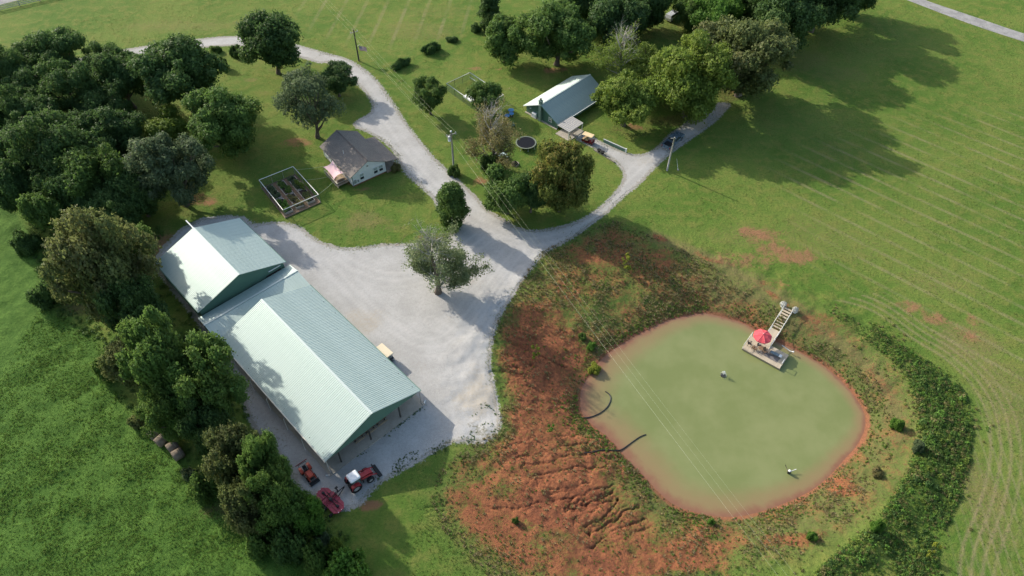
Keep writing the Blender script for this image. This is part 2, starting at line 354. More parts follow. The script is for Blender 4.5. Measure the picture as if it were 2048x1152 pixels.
litter = blobmask(P2, [(1350,240,110,24,.7),(1260,260,70,16,.6),(1460,190,70,20,.7),(1010,330,40,20,.4),(1110,400,70,20,.5),(340,420,60,24,.6),(180,600,120,50,.8),(330,830,120,80,.8),(520,1000,120,60,.8),(120,330,160,90,.8),(430,300,80,20,.5),(300,220,120,30,.45),(1330,60,160,40,.6),(1600,60,140,40,.5)])
wet = np.exp(-(np.maximum(DP, 0) / .7) ** 2) * (DP > -3)
scat = np.exp(-np.maximum(gsd, 0) / .8) * (gsd < 6)
track = np.exp(-(dline(P2, GL([(1050,1000),(1100,1060),(1180,1130),(1260,1200)], -.3)) / .45) ** 2) + np.exp(-(dline(P2, GL([(1075,990),(1125,1050),(1210,1130),(1290,1200)], -.3)) / .45) ** 2)
me = npmesh('ground', np.column_stack([P2, Z]), FQ, None, True)
def putcol(me, name, a, b, c, d):
    at = me.attributes.new(name, 'FLOAT_COLOR', 'POINT'); at.data.foreach_set('color', np.stack([a, b, c, d], 1).astype(np.float32).ravel())
putcol(me, 'maskA', dirt, dry, lush, np.clip(stripe + 0 * stripe, 0, 1)); putcol(me, 'maskB', wet, scat, litter, np.clip(track, 0, 1)); putcol(me, 'maskC', np.clip(stripe2, 0, 1), np.clip(stripe3, 0, 1), np.maximum(sst(DP, 12, 0), .5 * (1 - sst(d1sd, -3, 3))), tracks2)
t = NT('ground'); A = t.attr('maskA'); B = t.attr('maskB'); C3 = t.attr('maskC')
sa = t.new('ShaderNodeSeparateColor'); t.put(sa.inputs[0], A.outputs[0]); sb = t.new('ShaderNodeSeparateColor'); t.put(sb.inputs[0], B.outputs[0]); sc3 = t.new('ShaderNodeSeparateColor'); t.put(sc3.inputs[0], C3.outputs[0])
nbig = t.noise(.05, 4, .6); nmid = t.noise(.45, 6, .62); nfin = t.noise(2.6, 6, .66); nmic = t.noise(9., 4, .7)
g1 = t.mix(t.mr(nbig, .38, .62), (.084, .156, .024), (.138, .194, .038))
g1 = t.mix(t.mr(nmid, .42, .66, 0, .7), g1, (.185, .195, .048))
g1 = t.mix(t.mr(nfin, .45, .75, 0, .8), g1, (.062, .120, .020))
g1 = t.mix(t.mr(nmic, .48, .72, 0, .5), g1, (.150, .185, .052))
lushc = t.mix(t.mr(nmid, .35, .65), (.056, .124, .020), (.092, .176, .031)); lushc = t.mix(t.mr(nfin, .4, .7, 0, .8), lushc, (.042, .094, .015))
g1 = t.mix(sa.outputs[2], g1, lushc)
dryf = t.mr(t.mth('ADD', sa.outputs[1], t.mth('MULTIPLY', t.mth('SUBTRACT', nfin, .5), 1.1)), .3, .85)
g1 = t.mix(t.mth('MULTIPLY', dryf, .75), g1, t.mix(nmic, (.17, .135, .05), (.25, .19, .095)))
def stripes(rot, period, mask, thin, amp):
    global g1
    wv = t.new('ShaderNodeTexWave'); wv.wave_type = 'BANDS'; wv.bands_direction = 'X'; wv.inputs['Scale'].default_value = 2 * math.pi / period / 20 * 1.0
    wv.inputs['Distortion'].default_value = .45; wv.inputs['Detail'].default_value = 2; wv.inputs['Detail Scale'].default_value = .25
    t.put(wv.inputs['Vector'], t.co(rot=(0, 0, rot)))
    f = t.mth('MULTIPLY', t.mth('MULTIPLY', t.mr(wv.outputs[1], thin, 1.0), mask), t.mr(t.noise(.12, 5, .7), .30, .62, 0, amp))
    f = t.mth('MULTIPLY', f, t.mr(nfin, .3, .6, .5, 1.0))
    g1 = t.mix(f, g1, (.27, .235, .125))
stripes(R(-47), 3.6, A.outputs[3], .82, .55)
stripes(R(6), 5.2, sc3.outputs[0], .86, .6)
stripes(R(8), 1.3, sc3.outputs[1], .70, .55)
lit = t.mr(t.mth('ADD', sb.outputs[2], t.mth('MULTIPLY', t.mth('SUBTRACT', nfin, .5), 1.0)), .45, .9, 0, .75)
g1 = t.mix(lit, g1, t.mix(nmic, (.055, .040, .022), (.125, .075, .042)))
soil = t.mix(t.mr(nmid, .35, .65), (.205, .070, .035), (.315, .118, .054)); soil = t.mix(t.mr(nfin, .42, .72, 0, .75), soil, (.108, .045, .028)); soil = t.mix(t.mr(nmic, .5, .75, 0, .6), soil, (.36, .195, .108))
soil = t.mix(t.mr(sc3.outputs[2], .0, .35, .7, 0), soil, t.mix(nfin, (.20, .125, .065), (.34, .20, .105)))
dn_ = t.mth('ADD', t.mth('ADD', sa.outputs[0], t.mth('MULTIPLY', t.mth('SUBTRACT', nfin, .5), .75)), t.mth('MULTIPLY', t.mth('SUBTRACT', nmid, .5), .85))
df = t.mr(t.mth('ADD', dn_, t.mth('MULTIPLY', t.mth('SUBTRACT', nmic, .5), .7)), .34, .74)
weedc = t.mix(t.mr(nmic, .35, .65), (.085, .100, .030), (.150, .120, .060))
gb = t.mix(t.mth('MULTIPLY', sc3.outputs[2], .65), g1, weedc)
col = t.mix(df, gb, soil)
col = t.mix(t.mth('MULTIPLY', C3.outputs[3], t.mr(nfin, .3, .6, .25, .7)), col, (.27, .22, .12))
col = t.mix(t.mth('MULTIPLY', B.outputs[3], .55), col, (.16, .062, .036))
col = t.mix(t.mth('MULTIPLY', t.mr(t.mth('ADD', sb.outputs[0], t.mth('MULTIPLY', t.mth('SUBTRACT', nfin, .5), .6)), .35, .8), .8), col, t.mix(nfin, (.21, .080, .045), (.33, .135, .080)))
grs = t.mix(t.mr(nmic, .35, .7), (.28, .265, .24), (.50, .48, .45))
col = t.mix(t.mr(t.mth('ADD', sb.outputs[1], t.mth('MULTIPLY', t.mth('SUBTRACT', nfin, .5), 1.5)), .55, .85), col, grs)
t.base(col, .92, 0, .12)
t.bump(t.mth('ADD', t.mth('MULTIPLY', nfin, .6), t.mth('ADD', t.mth('MULTIPLY', nmic, .35), t.mth('MULTIPLY', nmid, .9))), .75, .35)
GROUND = t.m; me.materials.append(GROUND)
ground = tag(obj('ground', me), kind='structure')
# ------------------------------------------------------------------ gravel drive and yard: cells clipped at an uneven edge
def sheet(name, sdfun, box, step, mat, dz, attrs=None, zfun=None):
    xa = np.arange(box[0], box[2], step); ya = np.arange(box[1], box[3], step); XX, YY = np.meshgrid(xa, ya); P = np.stack([XX.ravel(), YY.ravel()], 1)
    S = sdfun(P); n = len(xa); V = []; idx = {}; T = []
    Sg = S.reshape(len(ya), n)
    def vid(k, p):
        if k not in idx: idx[k] = len(V); V.append(p)
        return idx[k]
    cell = np.argwhere((np.minimum.reduce([Sg[:-1, :-1], Sg[1:, :-1], Sg[:-1, 1:], Sg[1:, 1:]]) < 0))
    for j, i in cell:
        c = [(j, i), (j, i + 1), (j + 1, i + 1), (j + 1, i)]; poly = []
        for a in range(4):
            p, q = c[a], c[(a + 1) % 4]; sp, sq = Sg[p], Sg[q]
            if sp < 0: poly.append(vid(p, (xa[p[1]], ya[p[0]])))
            if (sp < 0) != (sq < 0):
                f = sp / (sp - sq); k = (min(p, q), max(p, q))
                poly.append(vid(k, (xa[p[1]] + f * (xa[q[1]] - xa[p[1]]), ya[p[0]] + f * (ya[q[0]] - ya[p[0]]))))
        if len(poly) >= 3: T.append(poly)
    V = np.array(V); z = terrain(V) + dz
    me = bpy.data.meshes.new(name); me.from_pydata([(a, b, c) for (a, b), c in zip(V, z)], [], T); me.materials.append(mat)
    me.polygons.foreach_set('use_smooth', [True] * len(T)); me.update()
    if attrs is not None: putcol(me, 'maskA', *attrs(V))
    return me
def g_edge(P): return gravel_sd(P) + (fbm(P[:, 0], P[:, 1], 1.1, 3) - .5) * 1.1 + (vnoise(P[:, 0], P[:, 1], 5) - .5) * .8
def g_attr(V):
    e = -gravel_sd(V)
    tan = blobmask(V, [(735,640,70,40,.6),(905,560,60,30,.5),(960,790,50,60,.7),(900,640,60,30,.4),(1290,320,40,14,.5),(1400,250,50,16,.9),(760,300,40,20,.2),(560,960,60,40,.6),(650,990,60,20,.6),(850,740,40,40,.4)])
    leafy = blobmask(V, [(1430,232,50,22,.5),(870,590,60,14,.5),(540,900,60,60,.6),(480,790,40,40,.6),(310,540,50,30,.9),(960,860,50,30,.7),(900,895,40,20,.8)])
    trk = np.zeros(len(V))
    for ln in [[(700,150),(790,290),(880,390),(960,450),(1050,480),(1180,440),(1260,370),(1320,310)],[(860,640),(940,690),(960,760),(940,830)],[(600,470),(680,560),(760,640),(860,700),(930,650),(990,560),(1040,500)],[(930,700),(970,640),(1040,540)],[(660,500),(720,540),(800,560),(900,520),(960,470)]]:
        c = smooth(GL(ln), 2, False); dd = dline(V, c); trk = np.maximum(trk, np.maximum(np.exp(-((dd - .8) / .22) ** 2), .6 * np.exp(-((dd - 2.4) / .2) ** 2)))
    return np.clip(e / 3, 0, 1), tan, leafy, trk
t = NT('gravel'); A = t.attr('maskA'); sa = t.new('ShaderNodeSeparateColor'); t.put(sa.inputs[0], A.outputs[0])
n1 = t.noise(.25, 5, .6); n2 = t.noise(2.2, 6, .7); n3 = t.noise(11., 3, .7)
c = t.mix(t.mr(n1, .35, .65), (.375, .366, .350), (.455, .446, .430)); c = t.mix(t.mr(n2, .40, .75, 0, .6), c, (.31, .295, .27)); c = t.mix(t.mr(n3, .45, .75, 0, .6), c, (.56, .54, .50)); c = t.mix(t.mr(n3, .5, .25, 0, .5), c, (.27, .26, .25))
c = t.mix(t.mth('MULTIPLY', A.outputs[3], t.mr(n2, .3, .6, .1, .5)), c, (.56, .54, .51))
c = t.mix(t.mr(t.mth('ADD', sa.outputs[1], t.mth('MULTIPLY', t.mth('SUBTRACT', n2, .5), .9)), .3, .9, 0, .6), c, (.43, .36, .26))
lf = t.mr(t.mth('ADD', sa.outputs[2], t.mth('MULTIPLY', t.mth('SUBTRACT', n2, .5), 1.5)), .55, .95, 0, .8); c = t.mix(lf, c, t.mix(n3, (.10, .085, .05), (.16, .16, .07)))
ed = t.mr(t.mth('ADD', sa.outputs[0], t.mth('MULTIPLY', t.mth('SUBTRACT', n2, .5), .8)),   .04, .18, .55, 0); c = t.mix(ed, c, t.mix(n3, (.15, .13, .08), (.28, .25, .18)))
t.base(c, .95, 0, .1); t.bump(t.mth('ADD', n2, t.mth('MULTIPLY', n3, .6)), .6, .08)
gm = sheet('gravel_yard', g_edge, (-132, 38, 40, 172), .45, t.m, .015, g_attr)
tag(obj('gravel_yard', gm), kind='structure')
def ribbon(name, edge_a, edge_b, mat, dz):
    a = smooth(GL(edge_a), 2, False); b = smooth(GL(edge_b), 2, False); n = min(len(a), len(b)); V = []; F = []
    for i in range(n): V += [(*a[i], dz), (*((a[i] + b[i]) / 2), dz + .04), (*b[i], dz)]
    for i in range(n - 1):
        for k in (0, 1): F.append((3 * i + k, 3 * i + k + 1, 3 * i + k + 4, 3 * i + k + 3))
    me = bpy.data.meshes.new(name); me.from_pydata(V, [], F); me.materials.append(mat); me.update(); return tag(obj(name, me), kind='structure')
t = NT('worn_lane'); n1 = t.noise(.5, 5, .6); n2 = t.noise(6, 4, .7); c = t.mix(t.mr(n1, .35, .65), (.26, .255, .25), (.36, .35, .34)); c = t.mix(t.mr(n2, .45, .75, 0, .7), c, (.18, .18, .17)); t.base(c, .9, 0, .15); t.bump(n2, .4, .05)
ribbon('lane', [(1600,-85),(1700,-42),(1814,0),(1930,45),(2048,84),(2200,130),(2500,215)], [(1615,-95),(1716,-54),(1836,-4),(1950,34),(2048,68),(2200,112),(2500,192)], t.m, .02)
ribbon('road', [(-260,74),(-100,34),(0,10),(60,-6),(160,-32)], [(-260,44),(-100,8),(0,-14),(60,-30),(160,-55)], t.m, .02)
# ------------------------------------------------------------------ the pond
wx = np.arange(POND[:, 0].min() - 1, POND[:, 0].max() + 1, .5); wy = np.arange(POND[:, 1].min() - 1, POND[:, 1].max() + 1, .5)
t = NT('pond_water'); A = t.attr('maskA'); sa = t.new('ShaderNodeSeparateColor'); t.put(sa.inputs[0], A.outputs[0])
n1 = t.noise(.18, 4, .6); n2 = t.noise(.6, 5, .6, dist=.6)
shal = t.mth('ADD', sa.outputs[0], t.mth('MULTIPLY', t.mth('SUBTRACT', n2, .5), .35))
deep = t.mix(t.mr(n1, .3, .7), (.176, .206, .074), (.218, .240, .098))
c = t.mix(t.mr(shal, .02, .30, .0, 1.), t.mix(n2, (.20, .095, .058), (.27, .138, .085)), t.mix(t.mr(shal, .2, .95), (.250, .185, .090), deep))
t.base(c, .12, 0, .5); t.b.inputs['IOR'].default_value = 1.33
rip = t.noise(2.2, 3, .5, vec=t.co(scale=(1, 1.7, 1), rot=(0, 0, .5))); t.bump(rip, .16, .05)
pw = sheet('pond', lambda P: sdf(P, POND) - .25, (wx[0], wy[0], wx[-1], wy[-1]), .5, t.m, 0,
    lambda V: (np.clip(-sdf(V, POND) / np.interp(np.arctan2(V[:, 1] - PC[1], V[:, 0] - PC[0]), _wa, np.array([6.5, 6.5, 5, 3.4, 2.4, 2.0, 3, 5, 6.5])), 0, 1),) * 4)
vz = np.empty(len(pw.vertices) * 3); pw.vertices.foreach_get('co', vz); vz = vz.reshape(-1, 3); vz[:, 2] = PZ; pw.vertices.foreach_set('co', vz.ravel()); pw.update()
tag(obj('pond', pw), kind='structure')
# ------------------------------------------------------------------ plants: leaf-by-leaf crowns, trunks with limbs, bare branches
def leafmat(name, dark, light, tint, hue=.4):
    t = NT(name); a = t.attr('leaf'); s = t.new('ShaderNodeSeparateColor'); t.put(s.inputs[0], a.outputs[0])
    oi = t.new('ShaderNodeObjectInfo'); r = oi.outputs['Random']
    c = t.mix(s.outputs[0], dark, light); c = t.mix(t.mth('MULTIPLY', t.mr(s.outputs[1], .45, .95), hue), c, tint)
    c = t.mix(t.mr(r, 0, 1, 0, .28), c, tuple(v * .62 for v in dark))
    t.base(c, .62, 0, .25)
    tr = t.new('ShaderNodeBsdfTranslucent'); t.put(tr.inputs[0], t.mix(.5, c, light)); mx = t.new('ShaderNodeMixShader'); mx.inputs[0].default_value = .42
    t.put(mx.inputs[1], t.b.outputs[0]); t.put(mx.inputs[2], tr.outputs[0]); t.put(t.n['Material Output'].inputs[0], mx.outputs[0]); return t.m
LM = dict(
 dark=leafmat('leaf_dark', (0.044, 0.098, 0.033), (0.113, 0.200, 0.055), (0.127, 0.188, 0.046)),
 mid=leafmat('leaf_mid', (0.057, 0.122, 0.031), (0.161, 0.269, 0.061), (0.207, 0.256, 0.055)),
 yellow=leafmat('leaf_yellow', (0.092, 0.156, 0.029), (0.236, 0.338, 0.057), (0.310, 0.331, 0.068)),
 silver=leafmat('leaf_silver', (0.071, 0.112, 0.057), (0.173, 0.235, 0.118), (0.151, 0.199, 0.080)),
 rust=leafmat('leaf_rust', (0.076, 0.115, 0.037), (0.196, 0.237, 0.079), (0.236, 0.206, 0.094), .6),
 orange=leafmat('leaf_orange', (0.081, 0.122, 0.029), (0.213, 0.256, 0.055), (0.345, 0.237, 0.066), .7),
 bright=leafmat('leaf_bright', (0.069, 0.163, 0.029), (0.184, 0.356, 0.057), (0.230, 0.338, 0.066)),
 lime=leafmat('leaf_lime', (.200, .260, .035), (.420, .450, .070), (.440, .420, .085)),
 meadow=leafmat('leaf_meadow', (.085, .172, .027), (.165, .275, .050), (.205, .265, .060), .5), lawn=leafmat('leaf_lawn', (.130, .190, .036), (.230, .290, .070), (.300, .270, .115), .5),
 sage=leafmat('leaf_sage', (.105, .150, .066), (.250, .310, .150), (.220, .240, .105)),
 weed=leafmat('leaf_weed', (.130, .140, .042), (.270, .255, .100), (.360, .270, .150), .7),
 straw=leafmat('leaf_straw', (.240, .195, .100), (.420, .350, .195), (.320, .275, .115), .7))
BARK = M('bark', (.13, .105, .082), .9, var=.35, scale=2., bump=.5, bscale=14.)
BARE = M('bare_wood', (.40, .38, .35), .9, var=.25, scale=3.)
def leaves(name, pos, nrm, size, val, tint, mat, asp=.62, zs=1.0):
    n = len(pos); nrm = nrm / np.linalg.norm(nrm, axis=1, keepdims=True)
    a = rng.normal(size=(n, 3)); u = np.cross(nrm, a); u /= np.linalg.norm(u, axis=1, keepdims=True); v = np.cross(nrm, u)
    s = size[:, None]; u = u * s; v = v * s * asp; k = rng.uniform(-.25, .25, (n, 1)); lift = nrm * s * .25
    q = np.stack([pos - u, pos - v + u * k - lift, pos + u, pos + v + u * k - lift], 1)
    q[:, :, 2] = pos[:, None, 2] + (q[:, :, 2] - pos[:, None, 2]) * zs
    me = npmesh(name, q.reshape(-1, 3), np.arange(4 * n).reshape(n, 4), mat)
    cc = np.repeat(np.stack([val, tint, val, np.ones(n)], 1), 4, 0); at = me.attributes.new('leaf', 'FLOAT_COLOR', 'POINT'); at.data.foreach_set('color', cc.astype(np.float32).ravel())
    return me
def skeleton(seed, nl, style, cb):
    r = np.random.default_rng(seed); C = []; Rr = []
    while len(C) < nl:
        d = r.normal(size=3); d /= np.linalg.norm(d); q = r.uniform(.35, .80)
        z = d[2]
        if style == 'column':
            f = (z + 1) / 2; rad = .80 * (1 - .55 * f) + .14; c = np.array([d[0] * rad * q * 1.2, d[1] * rad * q * 1.2, .5 + .46 * z]); rr = r.uniform(.22, .34)
        elif style == 'oak':
            q = r.uniform(.30, .86); c = np.array([d[0] * q, d[1] * q, .5 + .44 * z * q * 1.15]); rr = r.uniform(.13, .36) * (1.25 - .75 * q)
            if z < -.35: c[:2] *= .8
        elif style == 'loose':
            c = np.array([d[0] * q * 1.08, d[1] * q * 1.08, .5 + .5 * z * q * 1.2]); rr = r.uniform(.10, .25)
        elif style == 'bush':
            c = np.array([d[0] * q, d[1] * q, .30 + .40 * z * q]); rr = r.uniform(.22, .40)
        else:
            c = np.array([d[0] * q * .92, d[1] * q * .92, .46 + .48 * z * q]); rr = r.uniform(.17, .34)
        C.append(c); Rr.append(rr)
    C = np.array(C); C[:, 2] = cb + np.clip(C[:, 2], 0, 1) * (1 - cb) * .93; return C, np.array(Rr)
def crown(name, seed, n, nl, style, leaf, cb, asp=2.0, mat=None, dens=1.0):
    """unit tree: radius about 1 across, height 1 (stretched by asp when placed)"""
    r = np.random.default_rng(seed + 50); C, Rr = skeleton(seed, nl, style, cb)
    k = int(n * 1.9); li = r.choice(nl, k, p=Rr ** 2 / (Rr ** 2).sum())
    d = r.normal(size=(k, 3)); d[:, 2] += .35; d /= np.linalg.norm(d, axis=1, keepdims=True)
    rad = Rr[li] * (1 - .45 * r.random(k) ** 2.2) * r.uniform(.82, 1.16, k); lump = 1 + .30 * np.sin(d[:, 0] * 7 + li) * np.sin(d[:, 1] * 8 + li * 2) ; rad = rad * lump
    off = d * rad[:, None]; off[:, 2] *= .8
    pos = np.stack([C[li, 0] + off[:, 0], C[li, 1] + off[:, 1], C[li, 2] + off[:, 2] / asp], 1)
    W = C * [1, 1, asp]; pw_ = pos * [1, 1, asp]
    dd = np.linalg.norm(pw_[:, None, :] - W[None, :, :], axis=2) / Rr[None, :]
    keep = (dd.min(1) > .58) | (r.random(k) < .12); keep &= pos[:, 2] > .01
    pos, d, li = pos[keep][:n], d[keep][:n], li[keep][:n]; m = len(pos)
    nr = d + r.normal(size=(m, 3)) * .55; lobe = r.random(nl)
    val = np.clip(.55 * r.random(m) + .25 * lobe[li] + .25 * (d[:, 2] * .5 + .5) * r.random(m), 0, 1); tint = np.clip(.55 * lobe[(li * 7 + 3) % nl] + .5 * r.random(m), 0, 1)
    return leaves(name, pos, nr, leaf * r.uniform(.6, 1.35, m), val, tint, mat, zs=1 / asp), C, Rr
def limb(mb, p, d, L, r0, depth, rr, spread=.75, kids=3, n=5, shrink=.62, up=.15):
    pts = [p]; rad = [r0]; q = p.copy(); dd = d / np.linalg.norm(d); seg = 3
    for i in range(seg):
        dd = dd + rr.normal(size=3) * .16 + np.array([0, 0, up * .3]); dd /= np.linalg.norm(dd); q = q + dd * L / seg; pts.append(q.copy()); rad.append(r0 * (1 - .62 * (i + 1) / seg))
    mb.tube(pts, rad, n, False)
    if depth > 0:
        for k in range(kids):
            j = rr.integers(1, seg + 1); b = pts[j]; nd = dd + rr.normal(size=3) * spread; nd[2] += up
            limb(mb, b.copy(), nd, L * shrink * rr.uniform(.7, 1.15), rad[j] * .72, depth - 1, rr, spread, kids, max(3, n - 1), shrink, up)
def trunk_mesh(name, C, asp, cb, seed, mat=None, tr=.055):
    rr = np.random.default_rng(seed + 9); mb = MB(); S = np.array([1, 1, asp]); top = C[:, 2].mean() * .9
    pts = []; rad = []
    for i in range(6):
        f = i / 5; pts.append(np.array([.04 * math.sin(seed + f * 3), .04 * math.cos(seed * 2 + f * 4), -.01 + f * top])); rad.append(tr * (1.5 if i == 0 else 1.0) * (1 - .6 * f))
    mb.tube(pts, rad, 8, False)
    for c in C[rr.permutation(len(C))[:14]]:
        f = rr.uniform(.35, .95); k = min(4, int(f * 5)); b = np.array(pts[k]) ; e = c * .94 + b * .06; m = (b + e) / 2 + np.array([0, 0, -.02])
        mb.tube([b, m, e], [rad[k] * .55, rad[k] * .38, .008], 5, False)
    v = mb.v; mb.v = [(a, b_, z) for a, b_, z in v]; return mb.mesh(name, mat or BARK)
PROTO = {}
def proto(key, seed, n, nl, style, leaf, cb, asp=2.0, tr=.055):
    me, C, Rr = crown('crown_' + key, seed, n, nl, style, leaf, cb, asp, LM['mid']); PROTO[key] = (me, trunk_mesh('trunk_' + key, C, asp, cb, seed, tr=tr), asp)
proto('oak0', 1, 34000, 52, 'oak', .028, .03, 1.7); proto('oak1', 2, 34000, 58, 'oak', .027, .04, 1.7); proto('oak2', 3, 32000, 46, 'oak', .029, .03, 1.7); proto('oak3', 4, 36000, 66, 'oak', .026, .03, 1.7)
proto('tall0', 21, 32000, 56, 'oak', .028, .17, 1.7); proto('round0', 5, 26000, 40, 'round', .038, .02, 2.0); proto('round1', 6, 26000, 46, 'round', .036, .10, 2.0)
proto('loose0', 7, 24000, 64, 'loose', .030, .12, 2.0); proto('loose1', 8, 24000, 72, 'loose', .029, .12, 2.0)
proto('column', 9, 24000, 44, 'column', .046, .03, 3.0); proto('bush0', 10, 9000, 20, 'bush', .062, .02, 1.2, .03); proto('bush1', 11, 9000, 26, 'bush', .058, .02, 1.2, .03); proto('sapling', 12, 700, 12, 'loose', .11, .12, 2.6, .025); proto('sparse', 13, 11000, 60, 'loose', .030, .14, 2.0)
def tree(name, label, cat, bx, by, topy, wpx, pr, mat, rz=None, group=None, lean=None, B=None, depth=1.0, H=None, cx=None):
    me, tm, asp = PROTO[pr]
    if cx is not None: bx = 1024 + (cx - 1024) * (1872 - by) / (1872 - (topy * .55 + by * .45))
    B = GP(bx, by) if B is None else np.array(B, float); h = H or tall(B, topy) / {'oak': 1.12, 'tal': 1.12, 'loo': 1.1, 'rou': 1.08, 'spa': 1.1, 'col': 1.14}.get(pr[:3], 1.0)
    dist = PX([B[0], B[1], h * .5])[2]; Rd = wpx / 2 * dist / FPX * {'oak': 1.12, 'tal': 1.12, 'loo': 1.1, 'rou': 1.08, 'spa': 1.1, 'col': 1.14}.get(pr[:3], 1.0)
    o = thing(name, label, cat, (B[0], B[1], B[2] - .05), random.uniform(0, 6.28) if rz is None else rz, group)
    o.scale = (Rd, Rd * depth, h)
    if lean: o.rotation_euler = (lean[0], lean[1], o.rotation_euler[2])
    if not pr.startswith('bush'): obj('trunk', tm, o)
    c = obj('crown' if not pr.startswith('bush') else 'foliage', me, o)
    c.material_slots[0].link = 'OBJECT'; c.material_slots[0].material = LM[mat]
    return o
def dying_tree(label, bx, by, topy, wpx, seed, leafy=.6, mat='silver', H=None):
    """a tree with most of its twigs bare and leaves left on the lower limbs"""
    B = GP(bx, by); h = H or tall(B, topy); dist = PX([B[0], B[1], h / 2])[2]; Rd = wpx / 2 * dist / FPX
    o = thing('dying_tree', label, 'tree', (B[0], B[1], B[2] - .05), 0.0, 'half-bare dying trees'); rr = np.random.default_rng(seed)
    mb = MB(); tw = MB(); n = 9; tr = .03 * h
    tp = [np.array([.02 * h * math.sin(i), .02 * h * math.cos(i * 2), h * .72 * i / 6]) for i in range(7)]; mb.tube(tp, [tr * (1.4 if i == 0 else 1) * (1 - .12 * i) for i in range(7)], 8, False)
    for i in range(26):
        a = i * 2.4 + rr.uniform(-.3, .3); f = rr.uniform(.16, 1.0); b = tp[min(6, int(f * 6.5))]
        d = np.array([math.cos(a), math.sin(a), .42 + .8 * f]); limb(tw, b.copy(), d, (Rd * (1.0 - .5 * f) + .10 * h) * .72, tr * .24, 3, rr, .6, 3, 5, .62, .18)
    mb.build('trunk', BARK, o); t2 = tw.build('bare_branches', BARE, o)
    V = np.array(tw.v); z = V[:, 2] / h; m = rr.random(len(V)) < np.clip(1.3 - 1.7 * z, .02, 1) * leafy * .55; m &= (np.hypot(V[:, 0], V[:, 1]) > .22 * Rd) | (z > .5); m &= z > .17; Pq = V[m]; Pq = np.repeat(Pq, 8, 0) + rr.normal(size=(len(Pq) * 8, 3)) * .36; k = len(Pq)
    nr = rr.normal(size=(k, 3)) + [0, 0, .7]; me = leaves('foliage', Pq, nr, rr.uniform(.09, .20, k), rr.random(k), rr.random(k), LM[mat]); obj('foliage', me, o); return o
# scattered plants: points carry a size, one small clump is set on each by geometry nodes
def scatter(name, pts, sizes, clump, label, cat, squash=1.0):
    me = bpy.data.meshes.new(name); me.vertices.add(len(pts)); me.vertices.foreach_set('co', np.asarray(pts, np.float32).ravel())
    at = me.attributes.new('size', 'FLOAT', 'POINT'); at.data.foreach_set('value', np.asarray(sizes, np.float32)); o = obj(name, me); tag(o, label, cat, kind='stuff')
    ng = bpy.data.node_groups.new(name, 'GeometryNodeTree'); ng.interface.new_socket('Geometry', in_out='INPUT', socket_type='NodeSocketGeometry'); ng.interface.new_socket('Geometry', in_out='OUTPUT', socket_type='NodeSocketGeometry')
    N = ng.nodes; L = ng.links; gi = N.new('NodeGroupInput'); go = N.new('NodeGroupOutput'); ip = N.new('GeometryNodeInstanceOnPoints'); ci = N.new('GeometryNodeCollectionInfo'); ci.inputs[0].default_value = clump
    ci.inputs['Separate Children'].default_value = True; ci.inputs['Reset Children'].default_value = True; ip.inputs['Pick Instance'].default_value = True
    na = N.new('GeometryNodeInputNamedAttribute'); na.data_type = 'FLOAT'; na.inputs[0].default_value = 'size'
    rv = N.new('FunctionNodeRandomValue'); rv.data_type = 'FLOAT_VECTOR'; rv.inputs[0].default_value = (-.15, -.15, 0); rv.inputs[1].default_value = (.15, .15, 6.283)
    L.new(gi.outputs[0], ip.inputs['Points']); L.new(ci.outputs[0], ip.inputs['Instance']); L.new(rv.outputs[0], ip.inputs['Rotation']); L.new(na.outputs[0], ip.inputs['Scale']); L.new(ip.outputs[0], go.inputs[0])
    md = o.modifiers.new('plants', 'NODES'); md.node_group = ng; return o
def clumps(key, mats, kind, seed):
    col = bpy.data.collections.new('clump_' + key); r = np.random.default_rng(seed)
    for i, mt in enumerate(mats):
        if kind == 'grass':
            n = 16; a = r.uniform(0, 6.28, n); l = r.uniform(.5, 1, n); V = []; F = []; ln = r.uniform(.3, .9, n)
            for k in range(n):
                b = np.array([math.cos(a[k]), math.sin(a[k]), 0]) * r.uniform(0, .35); d = np.array([math.cos(a[k]), math.sin(a[k]), 0]); sd = np.array([-d[1], d[0], 0]) * .07
                V += [b - sd, b + sd, b + d * ln[k] * .35 + [0, 0, l[k] * .7] + sd * .8, b + d * ln[k] * .35 + [0, 0, l[k] * .7] - sd * .8, b + d * ln[k] * .9 + [0, 0, l[k]]]; j = 5 * k; F += [(j, j + 1, j + 2, j + 3), (j + 3, j + 2, j + 4, j + 4)]
            F = [f if f[2] != f[3] else f[:3] for f in F]; me = bpy.data.meshes.new('tuft'); me.from_pydata(V, [], F); me.materials.append(LM[mt]); vl = np.repeat(r.random(n), 5)
            at = me.attributes.new('leaf', 'FLOAT_COLOR', 'POINT'); at.data.foreach_set('color', np.stack([vl, 1 - vl, vl, vl * 0 + 1], 1).astype(np.float32).ravel())
        else:
            n = 46; d = r.normal(size=(n, 3)); d[:, 2] = np.abs(d[:, 2]); d /= np.linalg.norm(d, axis=1, keepdims=True); p = d * r.uniform(.45, 1, (n, 1)) * [.75, .75, .8]
            me = leaves('leafy', p, d + r.normal(size=(n, 3)) * .5, r.uniform(.13, .26, n), r.random(n), r.random(n), LM[mt])
        col.objects.link(bpy.data.objects.new(f'clump_{key}', me))
    return col
